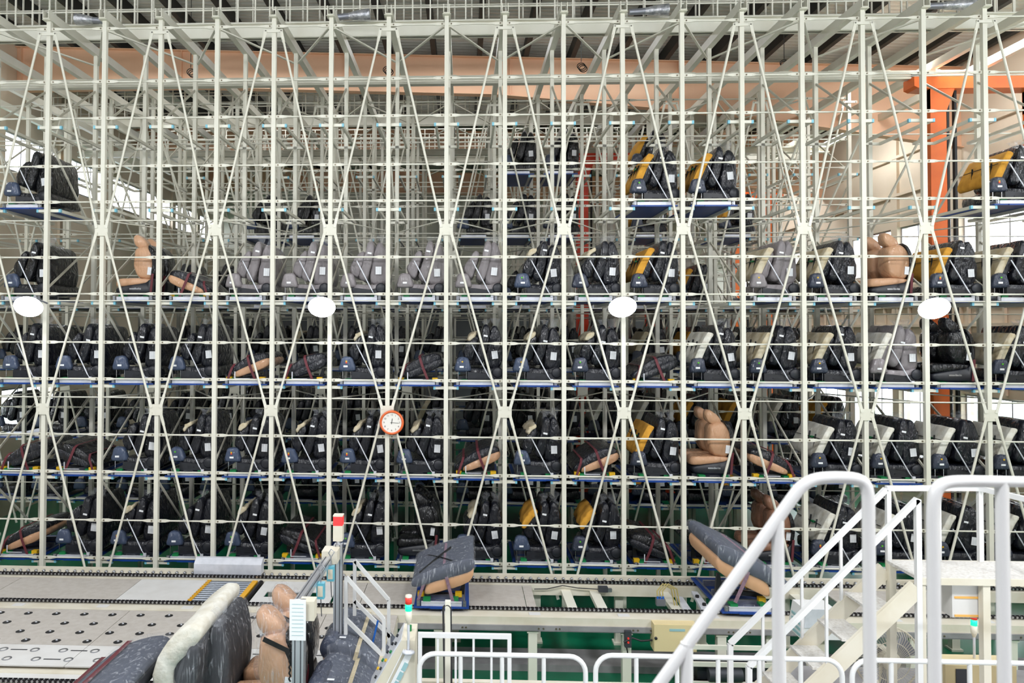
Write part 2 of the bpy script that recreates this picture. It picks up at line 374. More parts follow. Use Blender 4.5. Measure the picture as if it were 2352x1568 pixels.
wall_bands('wall_right_2', 'y', XR, -15, 13.5, [(8.3, 10.0), (11.0, 14.2)], 15.0, 'peach_wall'); MB().box(XL - .2, XL, -15, 16, 0, 15.6).build('wall_left', 'wall_grey', kind='structure')  # upper window band here is unseen too, added to light the roof
wall_bands('wall_back', 'x', YB, XL, XR, [], 16.0, 'wall_white')
MB().box(XL, XR, YB - .06, YB - .01, 0, 7.6).build('wall_panel', 'hall_dark', bpy.data.objects['wall_back'])  # dark sheet: the gloom behind the lower racks put into the wall colour
wall_bands('wall_left', 'y', XL - .2, 16, 27.2, [(2.9, 4.2), (11.5, 12.8)], zroof(XL), 'peach_wall'); wall_bands('wall_left_2', 'y', XL - .2, 27.2, YB, [(11.5, 12.8)], zroof(XL), 'peach_wall')
# ---------------------------------------------------------------- pallet racks
ARMZ = [1.12, 2.95, 4.95, 6.77, 8.81, 10.66]
BARZ = [1.22, 2.04, 3.09, 3.90, 5.11, 5.91, 6.97, 7.77, 8.99, 9.78, 10.84, 11.65, 12.83]
PT = 13.0
Mpost = MB().box(-.045, .045, 0, .03, 0, PT).box(-.045, -.02, .03, .1, 0, PT).box(.02, .045, .03, .1, 0, PT).mesh('post', 'rack_paint')
g = MB()
g.tube([(.06 + .16, 0, 0), (W - .22, 0, 0)], .019, 6)
for a, c in ((.045, .2), (W - .2, W - .045)): g.box(a, c, -.012, .012, -.033, .033)
for a, c in ((.2, .3), (W - .2, W - .3)): g.prism([(a, -.033), (c, -.016), (c, .016), (a, .033)] if a < c else [(a, -.033), (a, .033), (c, .016), (c, -.016)], -.012, .012)
g.mi = 1
for a in (.1, W - .1): g.cyl((a, -.026, 0), (a, -.01, 0), .017, 6)
Mtie = g.mesh('tie_bar', ['rack_paint', 'bolt'])
Marm = MB().box(-.235, .235, .1, .15, -.032, .032).box(-.255, -.205, .15, RD - .08, -.032, .032).box(.205, .255, .15, RD - .08, -.032, .032).box(-.255, .255, RD - .1, RD - .05, -.03, .03).mesh('support_arm', 'rack_paint')
Mcap = MB().box(-.022, .022, .094, .156, -.036, .036).mesh('end_cap', 'cap_blue')
g = MB().box(-.145, .145, -.03, -.016, -.12, .12); g.mi = 1
for sx in (-.11, .11):
    for sz in (-.075, .075): g.cyl((sx, -.044, sz), (sx, -.03, sz), .019, 6)
Mgus = g.mesh('gusset_plate', ['rack_paint', 'bolt'])
g = MB().box(-.2, .2, -.03, -.016, -.03, .03); g.mi = 1
for sx in (-.17, .17): g.cyl((sx, -.046, 0), (sx, -.03, 0), .019, 6)
Mtopb = g.mesh('brace_bracket', ['rack_paint', 'bolt'])
def flat_brace(dx, dz):
    g = MB(); L = math.hypot(dx, dz); p = Vector((0, -.04, 0)); q = Vector((dx, -.04, dz)); d = (q - p) / L
    g.tube([p + d * .2, q - d * .2], .027, 6)
    g.bar(p - d * .03, p + d * .26, .012, .062, up=(-d.z, 0, d.x)); g.bar(q - d * .26, q + d * .03, .012, .062, up=(-d.z, 0, d.x))
    return g.mesh('diagonal_brace', 'rack_paint')
Z1, Z2 = 8.355, 4.452
SEG = [((.17, 12.70), (W - .11, Z1 + .075)), ((W - .11, Z1 - .075), (.11, Z2 + .075)), ((.11, Z2 - .075), (W - .14, .55))]
Mbr = {}
for k, (a, c) in enumerate(SEG):
    Mbr[k, 1] = flat_brace(c[0] - a[0], c[1] - a[1]); Mbr[k, -1] = flat_brace(-(c[0] - a[0]), c[1] - a[1])
ZIG = [(0, 11.0 + 1.5, 1), (1, 12.2, 0), (0, 10.75, 0)]
ZZ = [(1, 12.15, 0, 10.75), (0, 10.35, 1, 8.5), (1, 8.35, 0, 7.1), (0, 6.7, 1, 5.05), (1, 4.6, 0, 3.3), (0, 2.9, 1, 1.15)]
def sidebrace(k):
    a, z0, c, z1 = ZZ[k]
    return MB().bar((0, .1 + a * (RD - .12), z0), (0, .1 + c * (RD - .12), z1), .045, .03, up=(1, 0, 0)).mesh('side_brace', 'rack_back' if k % 2 == 0 else 'rack_paint')
Mside = [sidebrace(k) for k in range(len(ZZ))]
Mplan = {s: MB().tube([(.05 if s > 0 else W - .05, .08, 0), (W - .05 if s > 0 else .05, RD - .05, 0)], .016, 5).mesh('plan_brace', 'rack_paint') for s in (1, -1)}
Mplan_top = {s: MB().bar((.06 if s > 0 else W - .06, .06, -.12), (W - .05 if s > 0 else .05, RD - .03, -.12), .05, .03).mesh('plan_brace', 'rack_paint') for s in (1, -1)}
def rack(y0, i0, i1, label, full=True, mid=True):
    t = thing('pallet_rack', label, 'rack', (0, y0, 0))
    for i in range(i0, i1 + 1):
        x = px_(i)
        ob('post', Mpost, t, (x, 0, 0)); ob('post', Mpost, t, (x, RD - .1, 0))
        if full:
            for k in range(6): ob('side_brace', Mside[k], t, (x, 0, 0))
        else:
            g = MB()
            for a, z0, c, z1 in ZZ: g.bar((0, .1 + a * (RD - .12), z0), (0, .1 + c * (RD - .12), z1), .045, .03, up=(1, 0, 0))
            if i == i0: zz = g.mesh('side_brace', 'rack_back')
            ob('side_brace', zz, t, (x, 0, 0))
        if mid:
            for z in ARMZ:
                a = ob('support_arm', Marm, t, (x, 0, z))
                if full:
                    ob('end_cap', Mcap, a, (-.25, 0, 0)); ob('end_cap', Mcap, a, (.25, 0, 0))
        if i % 2 == 0:
            if full: ob('brace_bracket', Mtopb, t, (x, 0, 12.70))
            ob('gusset_plate', Mgus, t, (x, 0, Z2))
        else: ob('gusset_plate', Mgus, t, (x, 0, Z1))
        for s in (1, -1):
            if not (i0 <= i + s <= i1): continue
            if i % 2 == 0:
                ob('diagonal_brace', Mbr[0, s], t, (x + s * SEG[0][0][0], 0, SEG[0][0][1]))
                ob('diagonal_brace', Mbr[2, s], t, (x + s * SEG[2][0][0], 0, SEG[2][0][1]))
            else:
                ob('diagonal_brace', Mbr[1, -s], t, (x + s * .11, 0, SEG[1][0][1])) if False else None
        if i < i1:
            # middle braces run from the upper plates (odd posts) to the lower plates (even posts)
            s = 1 if i % 2 else -1
            if i % 2: ob('diagonal_brace', Mbr1p, t, (x + .11, 0, Z1 - .075))
            else: ob('diagonal_brace', Mbr1n, t, (x + W - .11, 0, Z1 - .075))
            ob('plan_brace', Mplan[1 if i % 2 else -1], t, (x, 0, 4.71)); ob('plan_brace', Mplan[1 if i % 2 else -1], t, (x, 0, 8.58))
            ob('plan_brace', Mplan_top[1 if i % 2 else -1], t, (x, 0, 12.9))
            if full:
                for z in BARZ: ob('tie_bar', Mtie, t, (x, .05, z))
    L0, L1 = px_(i0), px_(i1)
    for z, yy in ((8.58, .05), (6.82, .05), (4.71, .05), (8.45, RD - .02), (12.3, RD - .02), (10.9, RD - .02), (6.6, RD - .02), (4.5, RD - .02), (2.4, RD - .02)):
        MB().tube([(L0, yy, z), (L1, yy, z)], .014, 6).build('tie_rod', 'rack_paint', t)
    if not full:
        for z in BARZ: MB().tube([(L0, .05, z), (L1, .05, z)], .017, 5).build('tie_rod', 'rack_paint', t)
    return t
Mbr1p = flat_brace(W - .22, -(Z1 - Z2 - .15)); Mbr1n = flat_brace(-(W - .22), -(Z1 - Z2 - .15))
YA, YBk, YC, YD_ = D, 21.35, 23.85, 29.35
rack(YA, -2, 18, 'front cream steel seat storage rack with light blue arm caps facing the conveyor')
rack(YBk, -4, 16, 'second cream seat storage rack, beyond the first crane aisle')
rack(YC, 0, 16, 'third cream seat storage rack, back to back with the second', False)
rack(YD_, 0, 16, 'fourth cream seat storage rack, beyond the second crane aisle', False)
# beams along the depth on top of the racks, guide rails of the cranes, walkways on top
t = thing('overhead_frame', 'cream steel beams running back over the tops of all racks', 'steel frame', (0, D, 0))
g = MB().box(-.07, .07, -.12, 16.2, 0, .02).box(-.07, -.055, -.12, 16.2, .02, .2).box(.055, .07, -.12, 16.2, .02, .2).box(-.09, .09, -.1, .1, -.012, 0)
me = g.mesh('top_beam', 'rack_paint')
for i in range(-4, 19): ob('top_beam', me, t, (px_(i), 0, PT))
foot = MB().box(-.17, .17, -.09, .09, -.02, .0).mesh('beam_foot', 'rack_paint')
for k, yy in enumerate((19.7, 27.7)):
    r = thing('crane_guide_rail', ('long cream guide rail hanging over the first crane aisle', 'long cream guide rail hanging over the second crane aisle')[k], 'rail', (0, yy, 0))
    MB().box(-14.8, 13.4, -.1, .1, PT - .06, PT - .02).box(-14.8, 13.4, -.02, .02, PT - .2, PT - .06).box(-14.8, 13.4, -.1, .1, PT - .24, PT - .2).build('rail_section', 'rack_paint', r)
    for i in range(-4, 18): ob('rail_clip', foot, r, (px_(i), 0, PT))
for k, (yy, lab) in enumerate(((17.55, 'walkway girder with thin railing on top of the front rack'), (25.2, 'walkway girder with thin railing on top of the third rack'), (31.0, 'walkway girder with thin railing on top of the fourth rack'))):
    r = thing('walkway', 'cream ' + lab, 'walkway', (0, yy, PT + .2))
    xa, xb = -14.8, 14.
    MB().box(xa, xb, -.02, .02, .0, .36).box(xa, xb, -.1, .1, .34, .37).box(xa, xb, -.1, .1, .0, .025).build('girder', 'rack_paint', r)
    bl = MB().box(-.017, .017, -.017, .017, .37, 1.45).mesh('baluster', 'rack_paint')
    for yo in (0, .75):
        rr = MB()
        for z in (.72, 1.1, 1.45): rr.tube([(xa, yo, z), (xb, yo, z)], .022, 6)
        rr.build('railing', 'rack_paint', r)
        n = int((xb - xa) / .42)
        for q in range(n + 1): ob('baluster', bl, r, (xa + (xb - xa) * q / n + yo * .2, yo, 0))
    MB().box(xa, xb, .05, .75, .35, .37).build('deck', 'grey_steel', r)
# wrapped spotlights hanging above the rack
for k, (xa, ya, xb, yb) in enumerate(((175, 44, 240, 48), (768, 40, 850, 33), (1445, 28, 1535, 22), (2110, 15, 2240, 10))):
    p, q = at(xa, ya, 17.2), at(xb, yb, 17.2); dd = (q - p)
    t = thing('spotlight', ('spotlight wrapped in foil hanging above the rack, first of four from left', 'spotlight wrapped in foil above the rack, second of four from left', 'spotlight wrapped in foil above the rack, third of four from left', 'spotlight wrapped in foil above the rack, last of four from left')[k], 'spotlight', p)
    s = -1 if k == 0 else 1
    a, c = (Vector((0, 0, 0)), dd)
    if k == 0: a, c = c, a
    g = MB().tube([a, a + (c - a) * .4], [.07, .075], 12); g.build('housing', 'lamp_body', t)
    g = MB().tube([a + (c - a) * f for f in (.4, .55, .7, .85, 1.)], [.075, .1, .12, .13, .135], 14); g.build('wrapped_reflector', 'foil', t)
    MB().cyl(a + (c - a) * .2, a + (c - a) * .2 + Vector((0, .35, .12)), .02, 6).build('bracket', 'rack_paint', t)
# ---------------------------------------------------------------- stacker cranes
def crane(y0, xs, ztop, red, label, carriage):
    t = thing('stacker_crane', label, 'crane', (0, y0, 0)); m = 'crane_red' if red else 'crane_orange'
    for x in xs:
        g = MB().box(x - .2, x + .2, -.2, .2, .5, ztop - .3); g.build('mast', m, t)
        g = MB(); g.prism([(x - .2, ztop - .9), (x - .2, ztop - .3), (x + .42, ztop - .3), (x + .2, ztop - .9)], -.21, .21); g.build('mast_bracket', m, t)
        for o in (.31, .5): MB().box(x + o, x + o + .06, -.05, .05, .6, ztop - .3).build('hoist_belt', 'black_rubber', t)
    x0, x1 = xs[0] - .62, xs[-1] + .62
    MB().prism([(x0, ztop - .25), (x0 + .1, ztop - .3), (x0 + .35, ztop - .32), (x1 - .3, ztop - .32), (x1, ztop - .2), (x1, ztop), (x0, ztop)], -.24, .24).build('top_carriage', m, t)
    for x in (x0 + .2, x1 - .2): MB().lathe([(0, 0), (.16, 0), (.16, .12), (0, .12)], 14, (x, -.0, ztop)).build('guide_wheel', 'black_rubber', t)
    MB().box(x0 - .3, x1 + .3, -.3, .3, .15, .5).build('base_beam', m, t)
    for x in (x0, x1): MB().lathe([(0, -.1), (.2, -.1), (.2, .1), (0, .1)], 16, (x, 0, .2), 'y').build('travel_wheel', 'steel', t)
    MB().box(xs[0] + .25, xs[-1] - .25, -.8, .8, carriage, carriage + .25).build('lift_carriage', m, t)
    return t
xa = at(2148, 600, 19.7).x
crane(19.7, (xa, xa + 2.6), 12.78, False, 'tall orange stacker crane parked in the first aisle near the bright windows', .75)
xa = at(1337, 500, 27.7).x
crane(27.7, (xa, xa + 2.55), 12.75, True, 'red orange stacker crane in the second aisle, behind the middle of the racks', 5.4)
xa = at(1690, 500, 35.4).x
crane(35.4, (xa, xa + 1.5), 12.7, False, 'smaller looking orange stacker crane in the farthest aisle', 4.0)
# ---------------------------------------------------------------- seats: one mesh of each kind
def sl(name, prof, y0, y1, m, **k): return MB().slab(prof, y0, y1, **k).mesh(name, m)
YF, YE = .12, 1.42
P_CUSH = [(-.21, .2), (-.1, .16), (.5, .16), (.57, .24), (.55, .36), (.44, .43), (.3, .385), (.0, .39), (-.18, .38)]
P_UP = [(.2, .42), (.36, .37), (.52, .4), (.57, .65), (.55, .98), (.5, 1.2), (.42, 1.3), (.33, 1.25), (.26, 1.0), (.2, .68)]
P_MID = [(-.04, .58), (.02, .47), (.1, .46), (.16, .56), (.25, .9), (.3, 1.16), (.27, 1.31), (.19, 1.33), (.13, 1.22), (.06, .92)]
P_SH = [(-.29, .74), (-.22, .58), (-.1, .54), (-.02, .74), (.06, 1.02), (.02, 1.12), (-.07, 1.1), (-.2, .92)]
P_FOAM = [(-.37, .64), (-.33, .5), (-.24, .52), (-.22, .62), (-.05, 1.0), (.03, 1.13), (-.05, 1.18), (-.13, 1.12)]
P_TIP = [(-.18, 1.02), (-.13, .98), (-.06, 1.06), (.0, 1.1), (.01, 1.18), (-.05, 1.16), (-.12, 1.12)]
P_HR = [(-.475, .33), (-.3, .315), (-.125, .33), (-.15, .5), (-.18, .59), (-.24, .625), (-.36, .625), (-.42, .59), (-.45, .5)]
WRAPS = {'charcoal': 'wrap_charcoal', 'black': 'wrap_black', 'grey': 'wrap_grey'}
PIECE = {}
def piece(kind, colour, v):
    key = (kind, colour, v)
    if key in PIECE: return PIECE[key]
    m = WRAPS.get(colour, colour); sd = v + 1; A = .024
    if kind == 'cushion': me = sl('seat_cushion', P_CUSH, YF + .03, YE + .08, m, amp=.012, seed=sd)
    elif kind == 'upright': me = sl('seat_back', [(x, z * (1 + .02 * (v - 1))) for x, z in P_UP], YF + .1, YE, m, amp=A * 1.3, seed=sd, n=26)
    elif kind == 'middle': me = sl('seat_back', [(x + .02 * (v - 1), z) for x, z in P_MID], YF + .04, YE - .05, m, amp=A, seed=sd + 5, n=26)
    elif kind == 'short': me = sl('seat_back', P_SH, YF + .08, YE - .1, m, amp=A * 1.2, seed=sd + 9)
    elif kind == 'foam': me = sl('foam_panel', P_FOAM, YF + .05, YE - .05, m, amp=.014, seed=sd + 3, rnd=.03, endk=.95)
    elif kind == 'ytip': me = sl('foam_edge', [(-.3, .84), (-.24, .78), (-.17, .86), (-.05, 1.0), (.02, 1.1), (-.02, 1.2), (-.1, 1.17), (-.2, 1.06)], YF + .03, YE - .2, m, amp=.04, seed=sd + 3, rnd=.03, endk=.8)
    elif kind == 'tip': me = sl('foam_edge', P_TIP, YF + .03, YE - .2, m, amp=.05, seed=sd + 3, rnd=.03, endk=.7)
    elif kind == 'headrest': me = sl('headrest', P_HR, .1, .27, {'grey': 'wrap_grey', 'steel': 'wrap_steel'}.get(colour, 'wrap_blue'), amp=.014, seed=sd, rnd=.045, ny=3, endk=.72)
    PIECE[key] = me
    return me
g = MB().prism([(-.2, .14), (.5, .14), (.56, .22), (.55, .32), (.4, .3), (.2, .27), (-.05, .3), (-.2, .31)], YF - .02, YF + .04)
Mtrim = g.lathe([(0, -.035), (.09, -.035), (.115, -.015), (.115, .0), (0, .0)], 14, (.445, YF - .02, .3), 'y').box(-.02, .12, YF - .035, YF - .02, .2, .215).mesh('side_trim', 'black_plastic')
Mlabel = MB().box(-.065, .065, -.004, .004, -.085, .085).mesh('paper_label', 'paper')
Mtag = MB().box(-.045, .045, -.003, .003, -.019, .019).mesh('paper_tag', 'paper_plain')
Mstk = MB().box(-.017, .017, -.003, .003, -.015, .015).mesh('round_sticker', 'sticker_green'); Mstr = MB().box(-.017, .017, -.003, .003, -.015, .015).mesh('round_sticker', 'sticker_red')
Msty = MB().box(-.017, .017, -.003, .003, -.015, .015).mesh('round_sticker', 'block_yellow')
Mrod = MB().cyl((0, 0, 0), (0, 0, .26), .008, 8).mesh('headrest_post', 'chrome')
def crumple(seed, r=.095, h=.2):
    g = MB(); rnd = random.Random(seed); n = 9; vs = []; fs = []
    for j in range(4):
        for i in range(n):
            a = 2 * pi * i / n; k = (1, .45, .75, 1.15)[j] * r * (1 + .5 * rnd.uniform(-1, 1) * (j > 0))
            vs.append((k * cos(a), k * 1.7 * sin(a), h * j / 3 + rnd.uniform(-.02, .03)))
    for j in range(3):
        for i in range(n): fs.append((j * n + i, j * n + (i + 1) % n, (j + 1) * n + (i + 1) % n, (j + 1) * n + i))
    return g.add(vs, fs).mesh('film_twist', 'film')
Mtw = [crumple(k) for k in range(4)]
def strapbits():
    g = MB()
    for y, z0, z1 in ((.35, .7, .98), (.62, .62, 1.02), (.95, .72, .98)):
        a = Vector((-.36 + (z0 - .62) * .2 + .02, y, z0)); c = Vector((-.2, y + .12, z1)); g.bar(a - Vector((.0, 0, 0)), c - Vector((.03, 0, 0)), .03, .02)
    g.bar((-.275, .2, .92), (-.275, 1.3, .9), .012, .012)
    return g.mesh('wire_harness', 'black_rubber')
Mstrap = strapbits()
Mclip = MB().box(-.3, -.24, .5, .62, .9, .93).mesh('harness_clip', 'block_green')
Mdeck = MB().box(-.49, .49, .0, 1.8, .005, .035).box(-.2, .2, -.015, .0, .0, .03).mesh('pallet_deck', 'pallet_blue')
Mrail = MB().prism([(.03, .036), (.07, .036), (.07, .098), (.08, .098), (.08, .108), (.02, .108), (.02, .098), (.03, .098)], -.36, .36, 'x').mesh('pallet_rail', 'pallet_rail')
g = MB()
for sx in (-.41, .41):
    g.box(sx - .03, sx + .03, .02, .05, .035, .13); g.box(sx - .012, sx + .012, .05, 1.72, .04, .07); g.cyl((sx, .0, .06), (sx, .02, .06), .016, 8); g.cyl((sx, .0, .1), (sx, .02, .1), .012, 8)
g.box(-.1, .1, .075, .08, .13, .135).box(-.1, -.094, .075, .08, .1, .135).box(.094, .1, .075, .08, .1, .135)
for y in (.3, .8, 1.3): g.box(-.4, .4, y, y + .05, .035, .14)
Mbrk = g.mesh('pallet_bracket', 'steel')
Mgrn = MB().box(-.33, -.2, .05, .2, .108, .15).mesh('green_block', 'block_green'); Mgrn2 = MB().box(.2, .3, .1, .25, .1, .14).mesh('green_block', 'block_green'); Myel = MB().box(-.06, .06, -.05, .05, 0, .08).mesh('yellow_block', 'block_yellow')
g = MB().tube([(-.1, .1, .9), (.26, .05, .22)], .013, 8); g.tube([(.26, .05, .22), (.33, .04, .12)], .008, 6); g.box(.3, .36, .02, .06, .1, .17)
Mstay = g.mesh('stay_rod', 'pallet_rail')
LOWER = {0: 'bottom', 1: 'second', 2: 'third', 3: 'fourth', 4: 'fifth', 5: 'sixth'}
def where(lv, bay, rk):
    return {0: 'front rack, %s bay from left, %s shelf', 1: 'second rack, %s bay, %s shelf', 2: 'third rack, %s bay, %s shelf', 3: 'fourth rack, %s bay, %s shelf'}[rk] % (ORD[bay + (4 if rk else 0)], LOWER[lv])
def pallet(loc, wtxt, stay=True, grp='seat pallets on the racks', rz=0, full=True):
    t = thing('seat_pallet', 'blue seat pallet with white rail, ' + wtxt, 'pallet', loc, (0, 0, rz), grp)
    ob('deck', Mdeck, t); 
    ob('rail', Mrail, t)
    if full:
        ob('bracket', Mbrk, t); ob('green_block', Mgrn, t); ob('green_block', Mgrn2, t)
        if stay: ob('stay_rod', Mstay, t)
    return t
def jit(k=.012): return random.uniform(-k, k)
FO = {'cream': 'foam_cream', 'yellow': 'foam_yellow', 'white': 'foam_white', 'tan': 'foam_cream', 'ytip': 'foam_yellow', 'none': None}
def rear_set(loc, colour, foam, wtxt, full=True, sticker=0, grp='', scale=1., fullfoam=False, rz=0):
    """Rear seat of one car on a pallet: cushion, tall back, leaning back, short back, headrest: each a thing of its own."""
    v = random.randrange(3); x, y, z = loc; S = (scale, scale, scale)
    def L(): return (x + jit(), y + jit(.01), z)
    cname = {'charcoal': 'charcoal', 'black': 'black', 'grey': 'light grey'}[colour]
    c = ob('seat_cushion', piece('cushion', colour, v), None, L(), (0, 0, rz), '%s wrapped rear seat cushion, %s' % (cname, wtxt), 'seat cushion', 'rear seat cushions' + grp, scale=S)
    if full: ob('side_trim', Mtrim, c)
    u = ob('tall_seat_back', piece('upright', colour, v), None, L(), (jit(.01), jit(.012), rz), '%s wrapped tall seat back, %s' % (cname, wtxt), 'seat back', 'tall seat backs' + grp, scale=S)
    if full:
        ob('paper_label', Mlabel, u, (.4 + jit(.02), YF + .055, .66 + jit(.03)), (0, jit(.15), 0)); ob('film_twist', Mtw[v], u, (.42, YF + .35, 1.27))
    else: ob('paper_label', Mlabel, u, (.4, YF + .055, .66), (0, jit(.1), 0))
    w = ob('leaning_seat_back', piece('middle', colour, v), None, L(), (0, jit(.015), rz), '%s wrapped leaning seat back, %s' % (cname, wtxt), 'seat back', 'leaning seat backs' + grp, scale=S)
    if full: ob('paper_tag', Mtag, w, (.2, YF + .02, 1.06 + jit(.1)), (0, .2, 0)); ob('film_twist', Mtw[(v + 1) % 4], w, (.22, YF + .3, 1.28), scale=(.8, .8, .8))
    s_ = ob('short_seat_back', piece('short', colour, v), None, L(), (0, jit(.015), rz), '%s wrapped short seat back, %s' % (cname, wtxt), 'seat back', 'short seat backs' + grp, scale=S)
    if foam != 'none':
        ob('foam_panel', piece({'tan': 'tip', 'ytip': 'ytip'}.get(foam, 'foam'), FO[foam], v), s_, (0, 0, 0))
        if full and foam not in ('tan', 'ytip'): ob('wire_harness', Mstrap, s_); ob('harness_clip', Mclip, s_)
    h = ob('headrest', piece('headrest', 'steel' if colour != 'grey' and loc[0] > 2.5 else colour, v), None, L(), (0, 0, rz + jit(.08)), '%s bagged headrest on two rods, %s' % ('blue grey' if colour != 'grey' else 'light grey', wtxt), 'headrest', 'rear headrests' + grp, scale=S)
    if full:
        for xx in (-.4, -.22): ob('headrest_post', Mrod, h, (xx, .17, .1))
        ob('paper_tag', Mtag, h, (-.31 + jit(.02), .093, .42))
        if sticker: ob('round_sticker', (Mstk, Msty, Msty)[sticker - 1], h, (-.31, .09, .53))
        if sticker == 3: ob('round_sticker', Mstr, h, (-.31, .09, .5))
# --- front seats
P_B = [(-.43, .3), (-.42, .2), (-.28, .15), (.34, .15), (.42, .24), (.43, .46), (.38, .52), (.25, .43), (-.2, .36)]
P_C = [(-.47, .4), (-.43, .33), (-.1, .36), (.33, .42), (.36, .5), (.1, .53), (-.2, .53), (-.42, .51)]
P_K = [(-.02, .62), (.08, .52), (.3, .5), (.38, .6), (.41, .8), (.4, 1.0), (.32, 1.18), (.2, 1.26), (.05, 1.24), (-.05, 1.16), (-.07, 1.0), (-.08, .8)]
P_S = [(.34, .5), (.43, .55), (.46, .8), (.44, 1.02), (.36, 1.2), (.26, 1.27), (.34, 1.06), (.37, .8)]
P_H = [(-.12, 1.42), (-.08, 1.27), (.05, 1.18), (.18, 1.19), (.22, 1.27), (.14, 1.4), (.02, 1.49), (-.08, 1.5)]
FS = {}
def front_meshes(col):
    if col not in FS:
        m = {'tan': 'wrap_tan', 'black': 'wrap_black', 'brown': 'wrap_brown'}[col]
        FS[col] = dict(base=sl('seat_base', P_B, 0, .5, 'black_plastic', rnd=.05), cush=sl('cushion', P_C, .03, .49, m, amp=.012, rnd=.1), back=sl('backrest', P_K, .04, .5, m, amp=.014, rnd=.12, n=28),
                       shell=sl('back_shell', P_S, .02, .52, 'wrap_black', amp=.01, rnd=.08), head=sl('head_cushion', P_H, .12, .4, m, amp=.012, rnd=.08),
                       sw=MB().box(-.12, .14, -.012, .0, .27, .3).box(.0, .03, -.02, -.012, .27, .31).box(.08, .1, -.02, -.012, .27, .31).mesh('seat_switch', 'steel'),
                       belt=MB().bar((.4, -.01, .62), (.36, -.02, .16), .012, .05, up=(1, 0, 0)).mesh('strap', 'belt_maroon'))
    return FS[col]
def front_seat(loc, col, label, grp, mirror=1, tilt=0, rz=0, scale=1.):
    M = front_meshes(col)
    t = thing('front_seat', label, 'car seat', loc, (0, tilt, rz), grp); t.scale = (mirror * scale, scale, scale)
    ob('seat_base', M['base'], t); ob('cushion', M['cush'], t); ob('backrest', M['back'], t); ob('back_shell', M['shell'], t); ob('head_cushion', M['head'], t); ob('seat_switch', M['sw'], t); ob('strap', M['belt'], t)
    ob('paper_label', Mlabel, t, (.33, .03, .68), (0, .1, 0))
    return t
# --- folded bench strapped down
B_SH = [(-.46, .3), (-.42, .2), (-.2, .26), (.24, .55), (.46, .66), (.48, .78), (.33, .84), (-.03, .72), (-.34, .45)]
B_LO = [(-.3, .28), (-.24, .19), (.0, .27), (.38, .45), (.5, .54), (.52, .66), (.42, .7), (.1, .54), (-.2, .38)]
BN = {}
def bundle_meshes(top, low):
    if (top, low) not in BN:
        BN[top, low] = (sl('folded_shell', B_SH, .12, 1.45, top, amp=.012, rnd=.06), sl('folded_cushion', B_LO, .1, 1.42, low, amp=.016, rnd=.05, n=26))
    return BN[top, low]
def ribbon(pts, w, m, name='strap'):
    g = MB(); vs = []; fs = []
    P = [Vector(p) for p in pts]
    for i, p in enumerate(P):
        d = (P[min(i + 1, len(P) - 1)] - P[max(i - 1, 0)]).normalized(); s = d.cross(Vector((0, 1, 0)))
        s = Vector((1, 0, 0)) if s.length < .5 else s.normalized()
        vs += [p - s * w / 2, p + s * w / 2, p + s * w / 2 + Vector((0, -.006, .004)), p - s * w / 2 + Vector((0, -.006, .004))]
    for i in range(len(P) - 1):
        a = 4 * i
        for k in range(4): fs.append((a + k, a + (k + 1) % 4, a + 4 + (k + 1) % 4, a + 4 + k))
    fs += [(3, 2, 1, 0), tuple(4 * (len(P) - 1) + k for k in range(4))]
    return g.add(vs, fs).mesh(name, m)
Mbelt = {c: (ribbon([(.02, 1.4, .775), (.02, .2, .775), (.03, .085, .72), (.09, .055, .5), (.22, .05, .12)], .055, c), ribbon([(-.28, 1.4, .545), (-.28, .18, .545), (-.31, .075, .44), (-.4, .06, .13)], .05, c)) for c in ('belt_maroon', 'belt_tan', 'belt_mauve')}
Mwedge = MB().prism([(-.3, .14), (.4, .14), (.4, .42), (.36, .42), (.3, .2), (-.3, .2)], .36, .42).mesh('support_frame', 'black_plastic')
Mlug = MB().box(-.24, .1, .03, .05, .14, .155).box(-.24, -.22, .03, .05, .14, .3).mesh('stop_bracket', 'pallet_rail')
B2_SH = [(-.52, .44), (-.46, .37), (-.1, .5), (.36, .66), (.5, .74), (.53, .86), (.46, .92), (.2, .84), (-.2, .68), (-.46, .54)]
B2_LO = [(-.28, .34), (-.25, .24), (.05, .34), (.4, .48), (.5, .56), (.53, .7), (.44, .74), (.1, .6), (-.2, .46)]
def bundle(loc, top, low, label, grp, mirror=1, belt='belt_maroon', tilt=0, scale=1., rz=0, flat=1., flatpack=False):
    a, c = bundle_meshes(top, low) if not flatpack else (sl('folded_shell', B2_SH, .06, 1.5, top, amp=.006, rnd=.03, endk=.96, n=30), sl('folded_cushion', B2_LO, .08, 1.45, low, amp=.014, rnd=.04, n=26, endk=.9))
    t = thing('folded_seat', label, 'car seat', loc, (0, tilt, rz), grp); t.scale = (mirror * scale, scale, scale * flat)
    ob('folded_shell', a, t); ob('folded_cushion', c, t); ob('strap', Mbelt[belt][0], t); ob('strap', Mbelt[belt][1], t); ob('support_frame', Mwedge, t)
    return t
